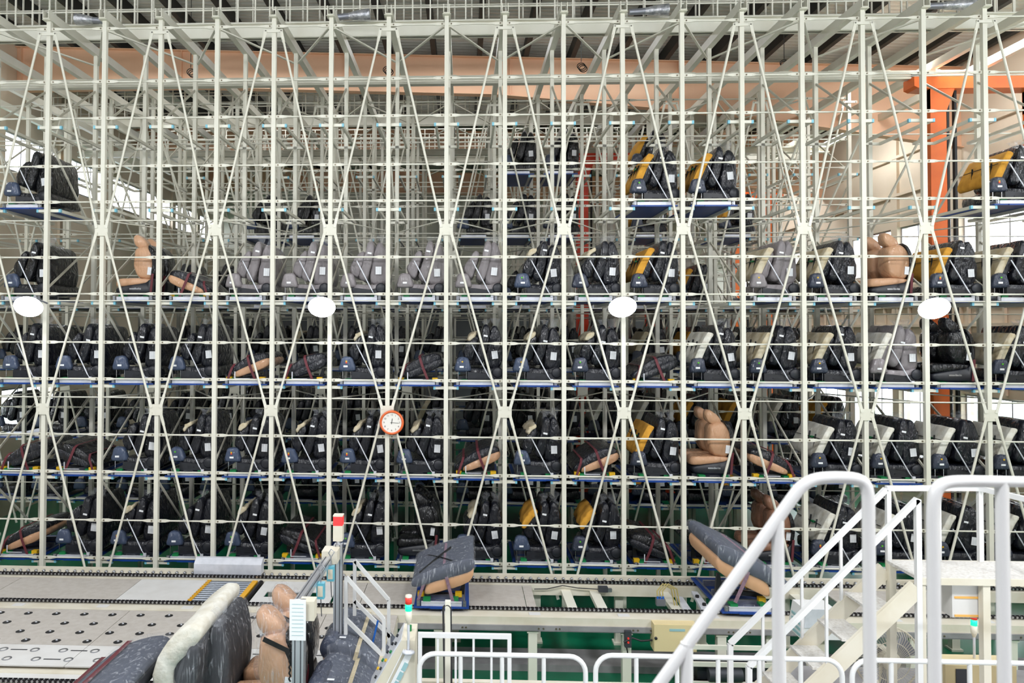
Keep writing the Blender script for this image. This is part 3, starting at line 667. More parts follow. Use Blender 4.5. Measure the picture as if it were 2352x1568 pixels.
# ---------------------------------------------------------------- filling the racks
# codes per bay (bay k lies left of post k): C/K/G = charcoal, black, grey rear set; +c/y/w foam; Ft/Fk/Fb = front seats; U../V.. folded bench sloping up / down to the right (t tan, k black)
FRONT = {
    4: {0: 'K', 11: 'Cy', 12: 'Cy', 17: 'Cy'},
    3: {0: 'K', 2: 'Ft', 3: 'Vt', 4: 'G', 5: 'G', 6: 'G', 7: 'G', 8: 'G', 9: 'Ct', 10: 'Ct', 11: 'Cy', 13: 'Gc', 14: 'Cc', 15: 'Ft', 16: 'Cy', 17: 'Cc', 18: 'Cc'},
    2: {0: 'C', 1: 'C', 2: 'C', 3: 'C', 4: 'Ut', 5: 'Uk', 6: 'Ct', 7: 'Uk', 8: 'Ct', 9: 'Ct', 10: 'Ct', 11: 'Uk', 12: 'Cw', 13: 'Cc', 14: 'Cc', 15: 'Gw', 16: 'Fk', 17: 'Cc', 18: 'Cc'},
    1: {0: 'Uk', 1: 'Vk', 2: 'C', 3: 'Ct', 4: 'Ct', 5: 'Ct', 6: 'Ct', 7: 'Ct', 8: 'Ut', 9: 'Ct', 10: 'Ut', 11: 'Cy', 12: 'Ft', 13: 'Vt', 14: 'Cw', 15: 'Cw', 16: 'Cw', 17: 'Cw', 18: 'Cw'},
    0: {0: 'Ut', 1: 'C', 2: 'Ct', 3: 'C', 4: 'Ct', 5: 'Vk', 6: 'Ct', 7: 'Fk', 8: 'Ct', 9: 'Cz', 10: 'Cz', 11: 'Vk', 12: 'Vk', 13: 'Fb', 14: 'Cw', 15: 'Cw', 16: 'Cw', 17: 'Cw', 18: 'Cw'},
}
def fill(code, loc, wtxt, rk, full=True):
    g = ('', ' in the second rack', ' in the third rack')[rk]
    k = code[0]
    if k in 'CKG':
        col = {'C': 'charcoal', 'K': 'black', 'G': 'grey'}[k]
        fo = {'c': 'cream', 'y': 'yellow', 'w': 'white', 't': 'tan', 'z': 'ytip'}.get(code[1:2], 'none')
        pallet(loc, wtxt, True, 'seat pallets' + g, full=full)
        rear_set(loc, col, fo, wtxt, full, random.choice((0, 1, 1, 2, 3)) if fo != 'none' else 0, g)
    elif k == 'F':
        pallet(loc, wtxt, False, 'seat pallets' + g, full=full)
        col = {'t': 'tan', 'k': 'black', 'b': 'brown'}[code[1]]
        for n, yy in enumerate((.14, .8)):
            front_seat((loc[0], loc[1] + yy, loc[2]), col, '%s %s front seat, %s' % (('nearer', 'farther')[n], col, wtxt), 'front seats on the racks')
    else:
        p = pallet(loc, wtxt, False, 'seat pallets' + g, full=full)
        if full: ob('stop_bracket', Mlug, p); ob('yellow_block', Myel, p, (.36, .12, .1)); ob('yellow_block', Myel, p, (-.38, .14, .1))
        low = 'wrap_tan' if code[1] == 't' else 'wrap_charcoal'
        bundle(loc, 'wrap_charcoal' if k == 'U' or code[1] == 't' else 'wrap_black', low, '%s strapped folded seat sloping %s, %s' % ('tan and black' if code[1] == 't' else 'black', 'up' if k == 'U' else 'down', wtxt), 'folded seats' + g, 1 if k == 'U' else -1, flat=.84)
for lv, row in FRONT.items():
    for bay, code in row.items():
        xc = px_(bay) - W / 2 + (.03 if bay < 9 else .05)
        fill(code, (xc, YA + .06, ARMZ[lv] + .032), where(lv, bay + 1, 0), 0)
rnd2 = random.Random(3)
BACK = {5: {9: 'K', 10: 'K', 12: 'Cy', 2: None}, 4: {3: 'K', 4: 'K', 8: 'K', 9: 'C', 10: 'K', 12: 'Cy', 14: 'Cy'}, 3: {1: 'C', 2: 'K', 7: 'K', 9: 'K', 12: 'K', 13: 'Cy'}}
for k in range(-3, 17):
    if k not in BACK[3]: pallet((px_(k) - W / 2 + .03, YBk + .06, ARMZ[3] + .032), 'empty, ' + where(3, k + 1, 1), False, 'seat pallets in the second rack', full=False)
for lv in (2, 1, 0): BACK[lv] = {b_: rnd2.choice(('C', 'C', 'K', 'C', 'Cc') if b_ < 11 else ('Cc', 'Cw', 'Cy')) for b_ in range(-3, 17)}
for lv, row in BACK.items():
    for bay, code in row.items():
        if code: fill(code, (px_(bay) - W / 2 + .03, YBk + .06, ARMZ[lv] + .032), where(lv, bay + 1, 1), 1, False)
for rk, YY in ((2, YC), (3, YD_)):
  for lv in (3, 2, 1, 0):
    for bay in range(1, 17):
        if lv == 3 and rk == 3: continue
        loc = (px_(bay) - W / 2 + .03, YY + .06, ARMZ[lv] + .032); wt = where(lv, bay + 1, rk); ro = ('third', 'fourth')[rk - 2]
        p = thing('seat_pallet', 'blue deck seat pallet with white rail, ' + wt, 'pallet', loc, None, 'seat pallets in the %s rack' % ro); ob('deck', Mdeck, p); ob('rail', Mrail, p)
        if lv == 3: continue
        ob('seat_cushion', piece('cushion', 'black', 0), None, loc, None, 'black wrapped rear seat cushion, ' + wt, 'seat cushion', 'rear seat cushions in the %s rack' % ro)
        ob('tall_seat_back', piece('upright', 'black', bay % 3), None, loc, None, 'black wrapped tall seat back, ' + wt, 'seat back', 'tall seat backs in the %s rack' % ro)
        ob('leaning_seat_back', piece('middle', 'black', bay % 3), None, loc, None, 'black wrapped leaning seat back, ' + wt, 'seat back', 'leaning seat backs in the %s rack' % ro)
# ---------------------------------------------------------------- chain conveyors in front of the racks
CZ = 1.22
g = MB()                                              # two links: side plates and a pin, laid end to end
def chain(name, label, x0, x1, y, parent):
    g = MB(); P = .075; n = int((x1 - x0) / P)
    for k in range(n):
        x = x0 + k * P
        for s in (-.022, .022): g.prism([(x - .008, CZ + .0), (x + P * .62, CZ + .0), (x + P * .72, CZ + .02), (x + P * .62, CZ + .045), (x - .008, CZ + .045), (x - .02, CZ + .02)], y + s - .006, y + s + .006)
        g.mi = 1; g.cyl((x + P * .82, y - .03, CZ + .022), (x + P * .82, y + .03, CZ + .022), .02, 6); g.mi = 0
    return g.build(name, ['chain', 'steel'], parent, kind='stuff')
def knobs(x0, x1, y, z, parent, step=.165, r=.032):
    g = MB(); n = int((x1 - x0) / step)
    for k in range(n):
        x = x0 + k * step
        g.mi = 0; g.lathe([(0, -.05), (r * .6, -.05), (r, -.035), (r, -.0), (r * .5, 0)], 8, (x, y, z), 'y'); g.mi = 1; g.cyl((x, y - .06, z), (x, y - .05, z), r * .35, 6)
    return g.build('guide_roller', ['steel', 'bolt'], parent, kind='stuff')
c1 = thing('chain_conveyor', 'long cream chain conveyor running along the foot of the racks', 'conveyor')
xa, xb = -13.5, 12.8
for y0, y1, z0, z1, nm in ((15.16, 15.26, 1.08, 1.24, 'roller_beam'), (14.72, 14.88, 1.0, 1.2, 'chain_beam'), (13.27, 13.43, 1.0, 1.2, 'chain_beam'), (13.02, 13.12, 1.06, 1.215, 'side_beam')):
    MB().box(xa, xb, y0, y1, z0, z1).build(nm, 'cream', c1)
MB().box(xa, xb, 13.12, 13.27, 1.16, 1.2).build('cover_strip', 'cream', c1); MB().box(xa, xb, 12.99, 13.02, .99, 1.08).box(xa, xb, 12.99, 13.05, .985, .995).build('lower_flange', 'grey_steel', c1)
MB().box(xa, 1.2, 14.88, 15.16, 1.08, 1.11).build('cover_strip', 'deck_white', c1)
chain('drive_chain', '', xa, xb, 14.8, c1); chain('drive_chain', '', xa, xb, 13.35, c1); knobs(xa, xb, 15.16, 1.18, c1)
leg = MB().box(-.075, .075, -.07, .07, .04, 1.0).box(-.11, .11, -.11, .11, 0, .04).box(-.1, .1, -.08, .08, .94, .985).mesh('leg', 'rack_paint')
for k in range(-7, 8):
    xx = -.42 + 1.62 * k
    ob('leg', leg, c1, (xx, 13.1, 0)); ob('leg', leg, c1, (xx + .25, 14.95, 0))
cross = MB().box(-.09, .09, 13.43, 14.72, 1.02, 1.1).mesh('cross_member', 'rack_paint')
for x in (2.0, 2.55, 3.9, 6.4, 8.0): ob('cross_member', cross, c1, (x, 0, .0))
clip = MB().box(-.1, .1, 13.1, 13.27, 1.2, 1.212).mesh('cover_clip', 'deck_white')
clip2 = MB().prism([(-.1, 14.9), (.1, 14.9), (.16, 15.16), (-.04, 15.16)], 1.111, 1.12, 'z').mesh('cover_clip', 'deck_white')
for k in range(-8, 8): ob('cover_clip', clip, c1, (-.3 + 1.55 * k, 0, 0)); ob('cover_clip', clip2, c1, (.55 + 1.55 * k, 0, 0))
bolts = MB()
for k in range(-8, 8):
    for o in (-.3, -.22, .0, .06): bolts.cyl((-.42 + 1.62 * k + o + .4, 12.98, 1.035), (-.42 + 1.62 * k + o + .4, 12.995, 1.035), .016, 6)
bolts.build('flange_bolt', 'bolt', c1, kind='stuff')
def plate(x0, x1, y0, y1, m, name='deck_plate', par=c1, z=1.19): return MB().box(x0 + .006, x1 - .006, y0, y1, z - .02, z).build(name, m, par)
for x0, x1, m in ((-13.4, -11.2, 'deck_speckle'), (-11.2, -8.9, 'deck_speckle'), (-8.9, -6.45, 'deck_speckle'), (-6.45, -5.1, 'deck_white'), (-2.42, -1.9, 'deck_speckle'), (-1.9, -.1, 'deck_speckle'), (-.1, 1.14, 'deck_speckle'), (1.14, 1.32, 'deck_speckle'), (6.9, 9.3, 'deck_speckle')): plate(x0, x1, 13.45, 14.7, m)
for a in ((-3.95, -2.46, 13.45, 13.85), (-3.95, -2.46, 14.15, 14.7), (-3.95, -3.75, 13.85, 14.15), (-2.66, -2.46, 13.85, 14.15)): plate(*a, 'deck_white')
MB().box(-3.75, -2.66, 13.85, 14.15, 1.02, 1.05).build('slot_bottom', 'black_rubber', c1)
for k in range(3): MB().lathe([(0, 0), (.08, 0), (.08, .06), (.03, .06), (.03, .1), (0, .1)], 12, (-3.5 + .32 * k, 14.0, 1.05)).build('pivot_hub', 'chain', c1)
rl = MB().cyl((-5.04, 0, 0), (-4.2, 0, 0), .038, 10).mesh('transfer_roller', 'roller')
for k in range(12): ob('transfer_roller', rl, c1, (0, 13.5 + k * .104, 1.16))
gt = MB().prism([(-5.1, 0), (-5.02, .03), (-5.02, -.03)], 1.19, 1.215, 'z').mesh('roller_bearing', 'yellow_strip')
for k in range(12): ob('roller_bearing', gt, c1, (0, 13.5 + k * .104, 0))
MB().box(-4.2, -4.1, 13.45, 14.7, 1.1, 1.2).build('roller_rail', 'yellow_strip', c1); MB().cyl((-4.03, 13.45, 1.16), (-4.03, 14.7, 1.16), .05, 10).build('drive_shaft', 'chain', c1)
# drive motor cover (long pale box standing at the far side)
t = thing('motor_cover', 'long pale grey sheet metal cover standing at the foot of the rack', 'cover', (-4.78, 15.05, 1.24))
MB().prism([(-.14, 0), (.06, 0), (.06, .3), (-.02, .3), (-.14, .2)], -.69, .69, 'x').build('cover_sheet', 'grey_light' if 'grey_light' in MATS else 'pallet_rail', t)
MB().box(-.72, .72, -.17, -.13, -.03, .0).build('cover_foot', 'black_rubber', t)
# left working deck between the two conveyors
dk = thing('working_deck', 'pale speckled deck with round ball casters in front of the left racks', 'deck')
MB().box(-13.5, -1.15, 10.8, 13.0, 0.1, 1.16).build('deck_body', 'cream', dk)
for x0, x1 in ((-13.5, -11.2), (-11.2, -8.6), (-8.6, -5.9), (-5.9, -3.6), (-3.6, -2.4), (-2.4, -1.15)):
    plate(x0, x1, 11.54, 12.99, 'deck_speckle', 'deck_plate', dk, CZ); plate(x0, x1, 10.82, 11.53, 'deck_white', 'slotted_plate', dk, CZ)
cup = MB().lathe([(.045, .004), (.07, .006), (.07, .001), (.045, .001)], 14).mesh('ball_caster', 'steel')
cupb = MB().lathe([(0, .002), (.07, .002)], 14).mesh('caster_cup', 'black_rubber'); ball = MB().ell((0, .01, .0), .024, .024, .026, 8, 5).mesh('caster_ball', 'steel')
for r_, (yy, x0) in enumerate(((12.78, -8.12), (12.38, -7.75), (12.02, -7.3), (11.68, -7.5))):
    for k in range(-6, 15):
        x = x0 + .5 * k
        if x > -1.3 or x < -10.5 : continue
        c = ob('ball_caster', cupb, dk, (x, yy, CZ)); ob('caster_ball', ball, c, (0, 0, .005))
slot = MB().box(-.13, .13, -.012, .012, 0, .004).mesh('slot', 'black_plastic')
for k in range(-4, 9):
    for yy, o in ((11.34, 0), (11.03, -.25)):
        x = -6.9 + o + .95 * k
        if x > -1.5: continue
        ob('slot', slot, dk, (x, yy, CZ))
        for s in (-.25, .25): ob('ball_caster', cup, dk, (x + s, yy, CZ)); 
# second conveyor, nearer to the viewer
c2 = thing('chain_conveyor', 'nearer cream chain conveyor carrying the wrapped seats', 'conveyor')
xc = 3.4
MB().box(-11, xc, 10.63, 10.73, 1.02, 1.2).build('roller_beam', 'cream', c2); knobs(-11, xc, 10.63, 1.13, c2, .19, .04)
for yy in (10.31, 8.85):
    MB().box(-11, xc, yy - .1, yy + .12, 1.0, 1.2).build('chain_beam', 'cream', c2); chain('drive_chain', '', -11, xc, yy, c2)
MB().box(-11, -.9, 8.98, 10.2, 1.14, 1.18).build('deck_plate', 'deck_speckle', c2); MB().box(-11, -.9, 10.43, 10.63, 1.15, 1.19).build('cover_strip', 'deck_white', c2)
for k in range(-6, 3): ob('leg', leg, c2, (1.1 + 1.7 * k, 10.6, 0)); ob('leg', leg, c2, (1.1 + 1.7 * k, 8.8, 0))
# grey plinth on the green floor
t = thing('floor_plinth', 'low grey concrete plinth on the green floor beneath the conveyor', 'plinth', (5, 14.0, 0))
MB().box(-6.5, 8, -.35, .35, 0, .12).build('plinth_block', 'grey_steel', t)
for x, nm in ((.55, 'rubber block on the plinth'),): pass
# things under the conveyor
t = thing('control_box', 'cream steel control box with a pale nameplate under the conveyor edge', 'box', at(1551, 1465, 12.85))
MB().box(-.36, .36, 0, .25, -.23, .23).build('box_body', 'cream_box', t); MB().box(-.355, .355, -.012, 0, -.225, .225).build('box_door', 'cream_box', t); MB().box(-.1, .16, -.018, -.012, .12, .16).build('nameplate', 'plate_blue', t)
MB().lathe([(0, -.02), (.025, -.02), (.025, 0)], 10, (-.33, -.01, .0), 'y').build('door_lock', 'black_plastic', t)
MB().tube([(-.36, .1, -.08), (-.55, .1, -.1), (-.7, .1, -.05), (-.85, .08, -.12)], .018, 6).build('cable', 'cable', t)
t = thing('pendant_switch', 'small dark green pendant switch fixed to a conveyor leg', 'switch', at(1443, 1468, 12.93))
MB().box(-.055, .055, 0, .08, -.14, .14).build('switch_body', 'block_dark' if 'block_dark' in MATS else 'groove', t)
for z in (-.05, .02): MB().cyl((0, -.015, z), (0, 0, z), .018, 8).build('button', 'lamp_red_off', t)
MB().tube([(-.02, .04, -.14), (.0, .04, -.26), (.06, .04, -.3)], .012, 6).build('cable', 'cable', t)
t = thing('drive_unit', 'cream drive frame with dark motor under the conveyor by the stairs', 'machine', (at(1690, 1500, 12.6).x, 12.6, 0))
for x in (-.75, .75):
    for y in (0, .5): MB().box(x - .05, x + .05, y, y + .1, 0, .95).build('frame_post', 'rack_paint', t)
for z in (.3, .62, .9): MB().box(-.8, .8, -.02, .02, z, z + .07).build('frame_rail', 'rack_paint', t)
MB().box(-.6, .6, .1, .45, .36, .6).build('motor_housing', 'black_plastic', t); MB().cyl((-.45, .02, .48), (.1, .02, .48), .11, 14).build('motor', 'groove', t); MB().box(-.7, .7, .05, .5, .05, .28).build('gear_case', 'black_rubber', t)
t = thing('air_valve', 'small air valve block with hoses beneath the conveyor', 'valve', at(1517, 1382, 13.9))
MB().box(-.08, .08, -.05, .05, -.06, .06).build('valve_body', 'lamp_body', t)
for k, s in enumerate((-.05, 0, .05)): MB().tube([(s, 0, .06), (s, .05, .18), (s + .12, .1, .3), (s + .28, .12, .2), (s + .34, .12, -.1)], .012, 6).build('hose', 'hose', t)
for k in range(3): MB().cyl((-.05 + .05 * k, 0, .06), (-.05 + .05 * k, 0, .1), .018, 8).build('fitting', 'tie_blue', t)
t = thing('pallet_stopper', 'white twin blade pallet stopper between the chains', 'stopper', (at(1590, 1375, 13.9).x, 13.9, 1.1))
for s in (-.16, .12): MB().prism([(-.1, -.45), (.06, -.45), (.1, .4), (.0, .45)], .0, .06, 'z').build('blade', 'pallet_rail', t, loc=(s, 0, .1 if s > 0 else 0))
for y in (-.3, .1): MB().cyl((.12, y, .1), (.12, y, .2), .035, 8).build('stop_pin', 'black_rubber', t)
t = thing('position_sensor', 'small position sensor on the inner conveyor beam', 'sensor', at(1388, 1353, 14.6))
MB().box(-.12, .06, -.06, .04, -.04, .06).build('sensor_body', 'groove', t); MB().box(.06, .14, -.04, .02, -.04, .02).build('sensor_arm', 'steel', t)
MB().tube([(-.12, 0, 0), (-.5, .02, .01), (-.8, .03, .05), (-1.1, .03, -.02), (-1.35, .04, -.03)], .01, 6).build('cable', 'cable', t)
def inflate(prof, d):
    cx = sum(p[0] for p in prof) / len(prof); cz = sum(p[1] for p in prof) / len(prof); out = []
    for x, z in prof:
        l = math.hypot(x - cx, z - cz); out.append((x + (x - cx) / l * d, z + (z - cz) / l * d))
    return out
# ---------------------------------------------------------------- seats travelling on the conveyors
def cpallet(x, y, lab):
    t = thing('seat_pallet', lab, 'pallet', (x, y, CZ + .045), None, 'seat pallets on the conveyors')
    ob('deck', Mdeck, t); ob('rail', Mrail, t); ob('bracket', Mbrk, t); ob('green_block', Mgrn, t); ob('green_block', Mgrn2, t)
    ob('yellow_block', Myel, t, (.3, .3, .12)); ob('yellow_block', Myel, t, (-.38, .3, .12)); ob('yellow_block', Myel, t, (.33, 1.0, .12))
    return t
xq = at(1014, 1400, 13.25).x
cpallet(xq, 13.2, 'blue deck pallet under the strapped grey bundle on the far conveyor')
t = bundle((xq - .02, 13.25, CZ - .03), 'cloth_slate', 'leather_tan', 'slate and tan folded seat with crossed mauve belts riding the far conveyor', None, 1, 'belt_mauve', tilt=.06, scale=1.04, flatpack=True)
MB().slab(inflate(B2_SH, .025), .03, 1.53, amp=.012, seed=95, n=30, rnd=.04, endk=.96).build('plastic_wrap', 'film_near', t)
g = ribbon([(-.4, .15, .58), (-.1, .6, .74), (.12, .95, .83)], .05, 'black_rubber'); ob('cross_strap', g, t); g = ribbon([(.14, .2, .83), (-.08, .62, .75), (-.3, 1.05, .64)], .05, 'black_rubber'); ob('cross_strap', g, t)
xq = at(1722, 1414, 13.25).x
cpallet(xq, 13.2, 'blue deck pallet under the tan folded seat seen through the stair rails')
t = bundle((xq, 13.2, CZ + .05), 'cloth_slate', 'leather_tan', 'tan folded seat with slate back and pink strap, on the far conveyor by the stairs', None, -1, 'belt_pink2' if 'belt_pink2' in MATS else 'belt_mauve', tilt=.1, scale=1.2, flatpack=True)
MB().slab(inflate(B2_SH, .025), .03, 1.53, amp=.012, seed=97, n=30, rnd=.04, endk=.96).build('plastic_wrap', 'film_near', t)
# near conveyor, seats close to the viewer, with loose film around them
def film_over(parent, prof, y0, y1, seed, k=1.05):
    pr = inflate(prof, .035)
    MB().slab(pr, y0 - .03, y1 + .03, amp=.03, seed=seed, n=28, rnd=.08).build('plastic_wrap', 'film_near', parent)
def near_piece(name, prof, loc, m, label, cat, seed, y0=YF, y1=YE, film=True, amp=.006, tilt=0, rz=0, **k):
    o = ob(name, MB().slab(prof, y0, y1, amp=amp, seed=seed, n=30, ny=9, **k).mesh(name, m), None, loc, (0, tilt, rz), label, cat)
    if film: film_over(o, prof, y0, y1, seed + 40)
    return o
NX, NY, NZ = -3.42, 8.62, CZ + .05
cpallet(NX, NY, 'blue deck pallet under the upright wrapped seat set on the near conveyor')
c = near_piece('seat_cushion', P_CUSH, (NX, NY, NZ), 'cloth_charcoal', 'charcoal wrapped seat cushion lying low on the near conveyor', 'seat cushion', 3, film=False)
u = near_piece('tall_seat_back', P_UP, (NX + .0, NY, NZ + .02), 'cloth_charcoal', 'tall charcoal seat back in clear film, standing upright on the near conveyor', 'seat back', 11, .35, 1.4)
ob('film_twist', crumple(9, .09, .2), u, (.4, .5, 1.3))
w = near_piece('leaning_seat_back', [(x + .02, z - .12) for x, z in P_MID], (NX, NY, NZ), 'cloth_charcoal', 'shorter charcoal seat back in clear film, before the tall one on the near conveyor', 'seat back', 17, .02, .75)
ob('film_twist', crumple(12, .08, .18), w, (.24, .2, 1.14))
s_ = near_piece('short_seat_back', [(x - .02, z + .02) for x, z in P_SH], (NX + .26, NY, NZ + .1), 'cloth_charcoal', 'charcoal seat back with a broad white felt panel, leaning on the near conveyor', 'seat back', 23, .1, 1.45)
pf = [(-.52, .74), (-.42, .5), (-.26, .5), (-.26, .8), (-.1, 1.0), (.06, 1.18), (.06, 1.31), (-.12, 1.32), (-.38, 1.08)]
f = MB().slab(pf, .06, 1.6, amp=.02, seed=31, n=30, ny=10, rnd=.06, endk=.9).build('felt_panel', 'foam_white', s_)
for y, z, x in ((.35, 1.23, -.08), (.9, 1.235, -.07), (1.3, 1.24, -.06)): MB().box(x - .03, x + .03, y, y + .07, z - .02, z + .015).build('felt_slot', 'black_rubber', s_, rot=None)
bx, by = NX - 1.0, NY - .62
cpallet(bx, by, 'blue deck pallet under the strapped black bundle on the near conveyor')
b_ = bundle((bx + .1, by - .1, NZ + .22), 'cloth_slate', 'cloth_charcoal', 'slate grey folded seat in glossy film with a dark maroon belt, nearest on the conveyor', None, 1, 'belt_maroon', tilt=-.06, scale=1.18, flat=.72)
MB().slab(inflate(B_SH, .035), .06, 1.5, amp=.02, seed=77, n=28).build('plastic_wrap', 'film_near', b_)
# tan front seats next to them
fx = -2.36
cpallet(fx, NY, 'blue deck pallet under the pair of tan front seats on the near conveyor')
for n, yy in enumerate((.1, .82)):
    f = front_seat((fx - .02, NY + yy, NZ + .06), 'tan', ('nearer tan front seat with film over its head cushion, behind the frame post', 'farther tan front seat with film over its head cushion, behind the frame post')[n], None, 1)
    MB().slab(inflate(P_H, .035), .09, .43, amp=.03, seed=51 + n, n=24).build('plastic_wrap', 'film_near', f)
    MB().slab(inflate(P_K, .03), .02, .52, amp=.02, seed=61 + n, n=26).build('plastic_wrap', 'film_near', f)
    ob('strap', ribbon([(.02, .0, 1.22), (.3, -.01, 1.1), (.44, -.02, .8), (.46, -.02, .4)], .06, 'black_rubber'), f)
# two folded seats with cream belts
kx = -1.36
cpallet(kx, NY, 'blue deck pallet under the two cream belted bundles by the control desk')
for n, (yy, zz) in enumerate(((.75, .12), (-.1, -.02))):
    t = bundle((kx + .02, NY + yy, NZ + zz + .05), 'cloth_slate', 'leather_tan', ('slate folded seat over a tan cushion with cream belt, the farther by the control desk', 'slate folded seat with cream belt, the nearer one beside the sloped control desk')[n], None, -1, 'belt_tan', tilt=.02, scale=.92)
    MB().slab(inflate(B_SH, .02), .08, 1.49, amp=.015, seed=90 + n, n=26).build('plastic_wrap', 'film_near', t)
    ob('paper_tag', Mtag, t, (.25, .2, .87), (-pi / 2, 0, 0)); ob('pink_band', ribbon([(-.4, 1.3, .34), (-.4, .1, .32), (-.42, .04, .22)], .05, 'belt_pink'), t)
    ob('head_roll', MB().slab([(.3, .62), (.5, .6), (.56, .74), (.48, .88), (.32, .86)], .1, .75, amp=.012, seed=80 + n, rnd=.08).mesh('head_roll', 'wrap_slate'), t)
# ---------------------------------------------------------------- aluminium frame with the red lamp, sensors
def profile_post(p, q, w, name, par):
    g = MB().bar(p, q, w, w, up=(0, 1, 0)); o = g.build(name, 'alu', par); h = MB(); d = Vector(q) - Vector(p)
    up = Vector((0, 1, 0)) if abs(d.normalized().z) > .9 else Vector((0, 0, 1))
    x = d.cross(up).normalized(); u = x.cross(d).normalized()
    for s in (-.25, .25):
        for nn, a in ((u, x), (-u, x), (x, u), (-x, u)): h.bar(Vector(p) + nn * (w / 2) + a * (w * s), Vector(q) + nn * (w / 2) + a * (w * s), w * .1, w * .02 + .002, up=nn)
    h.build('profile_groove', 'groove', par); return o
t = thing('sensor_gate', 'silver aluminium profile gate with sloping arm over the near conveyor', 'frame', (0, 0, 0))
A1, A2 = Vector((-1.65, 9.75, 0)), Vector((-1.72, 7.75, 0))
profile_post(A1 + Vector((0, 0, .0)), A1 + Vector((0, 0, 3.38)), .11, 'gate_post', t); profile_post(A2, A2 + Vector((0, 0, 3.36)), .12, 'gate_post', t)
profile_post(A1 + Vector((-.09, 0, 3.24)), A2 + Vector((-.03, 0, 3.3)), .09, 'gate_arm', t)
MB().box(-.1, .1, -.15, .1, 3.2, 3.36).build('corner_bracket', 'cream', t, loc=A1 + Vector((-.07, -.12, 0))); MB().box(-.02, .14, -.05, .1, 3.16, 3.36).build('corner_bracket', 'cream', t, loc=A2 + Vector((.02, .03, 0)))
MB().box(-.085, .085, -.075, -.068, 2.98, 3.4).build('notice_sheet', 'paper_plain', t, loc=A2); 
g = MB()
for k in range(9): g.box(-.06, .06, -.078, -.0755, 3.03 + .04 * k, 3.034 + .04 * k)
g.build('print_line', 'plate_blue', t, loc=A2, kind='stuff')
MB().tube([A2 + Vector((-.1, -.02, 3.1 - .03 * k)) + Vector((.015 * (k % 2), 0, 0)) for k in range(20)], .01, 5).build('coiled_cable', 'black_rubber', t)
t = thing('warning_lamp', 'square red warning lamp on cream housing above the aluminium post', 'lamp', A1 + Vector((0, 0, 3.38)))
MB().box(-.062, .062, -.062, .062, .05, .25).build('lamp_housing', 'cream', t); MB().box(-.06, .06, -.06, .06, .25, .37).build('lamp_lens', 'lamp_red', t); MB().box(-.064, .064, -.064, .064, .37, .385).build('lamp_cap', 'cream', t); MB().cyl((0, 0, 0), (0, 0, .05), .03, 8).build('lamp_stem', 'alu', t)
for n, (x, y, d) in enumerate(((760, 1316, 9.3), (737, 1355, 8.6))):
    t = thing('hanging_sensor', ('blue sensor box hanging from the gate arm, the upper one', 'blue sensor box hanging from the gate arm, the lower one')[n], 'sensor', at(x, y, d))
    MB().box(-.045, .045, -.04, .04, -.09, .09).build('sensor_body', 'sensor_blue', t); MB().box(-.03, .03, -.045, -.04, -.06, .06).build('sensor_label', 'cream', t)
    MB().tube([(0, 0, .09), (0, 0, .2), (.04, .02, .26), (0, 0, .3), (-.03, 0, .25), (0, 0, .2)], .008, 6).build('hook', 'steel', t); MB().tube([(0, 0, -.09), (.01, 0, -.3)], .006, 6).build('wire', 'groove', t)
# small white stair rails behind the gate
t = thing('small_stair', 'small white steel step stair with flat rails behind the gate post', 'stairs')
for (p, q, r_, yy) in (((815, 1287), (893, 1377), 1480, 10.25), ((795, 1324), (882, 1422), 1480, 9.75)):
    a, c = at(*p, yy), at(*q, yy); lo = at(q[0], r_, yy)
    g = MB().bar(a - Vector((0, 0, .75)), a, .045, .045).bar(a, c, .045, .045).bar(c, lo - Vector((0, 0, .6)), .045, .045)
    g.build('stair_rail', 'white_paint', t)
    MB().bar(a - Vector((0, 0, .55)), c - Vector((-.02, 0, .5)), .045, .045).build('mid_rail', 'white_paint', t)
a = at(812, 1440, 10.0)
for k in range(3): MB().box(a.x + .25 * k, a.x + .25 * k + .24, 9.78, 10.22, 1.95 - .28 * k, 1.98 - .28 * k).build('step', 'white_paint', t)
for yy in (9.76, 10.22): MB().bar((a.x - .05, yy, 2.0), (a.x + .85, yy, 1.05), .03, .16).build('stringer', 'white_paint', t)
MB().tube([at(868, 1425, 9.9), at(862, 1450, 9.9), at(855, 1480, 9.9)], .014, 6).build('blue_tie', 'tie_blue', t)
# control desk with signal tower
p = at(912, 1470, 7.8)
t = thing('control_desk', 'cream control desk with sloped button panel and paper sheets, signal tower on top', 'desk', (p.x, 7.8, 0))
MB().prism([(-.24, 2.0), (.19, 2.0), (.19, 2.97), (.05, 2.97), (-.30, 2.38)], -.05, .4).build('desk_body', 'cream', t)
MB().prism([(.045, 2.985), (.05, 2.97), (-.30, 2.38), (-.31, 2.39)], -.04, .39).build('button_panel', 'pallet_rail', t)
for k in range(10):
    f = .15 + .75 * (k // 2) / 5; q = Vector((.05 - .35 * f, .05 + .2 * (k % 2), 2.975 - .59 * f)); nrm = Vector((-.86, 0, .51))
    MB().cyl(q, q + nrm * .03, .018, 8).build('button', ('black_plastic', 'black_plastic', 'block_green', 'black_plastic', 'block_yellow')[k % 5], t)
MB().prism([(.08, 2.88), (-.2, 2.32), (-.205, 2.325), (.075, 2.89)], -.075, -.06).prism([(.1, 2.85), (-.18, 2.29), (-.12, 2.26), (.16, 2.82)], -.06, -.054).build('paper_strip', 'paper_plain', t)
g = MB()
for k in range(5):
    f = .12 + .17 * k; g.prism([(.12 - .28 * f, 2.82 - .56 * f), (.12 - .28 * f - .04, 2.82 - .56 * f - .08), (.12 - .28 * f + .0, 2.82 - .56 * f - .1), (.12 - .28 * f + .04, 2.82 - .56 * f - .02)], -.064, -.061)
g.build('printed_block', 'plate_blue', t, kind='stuff')
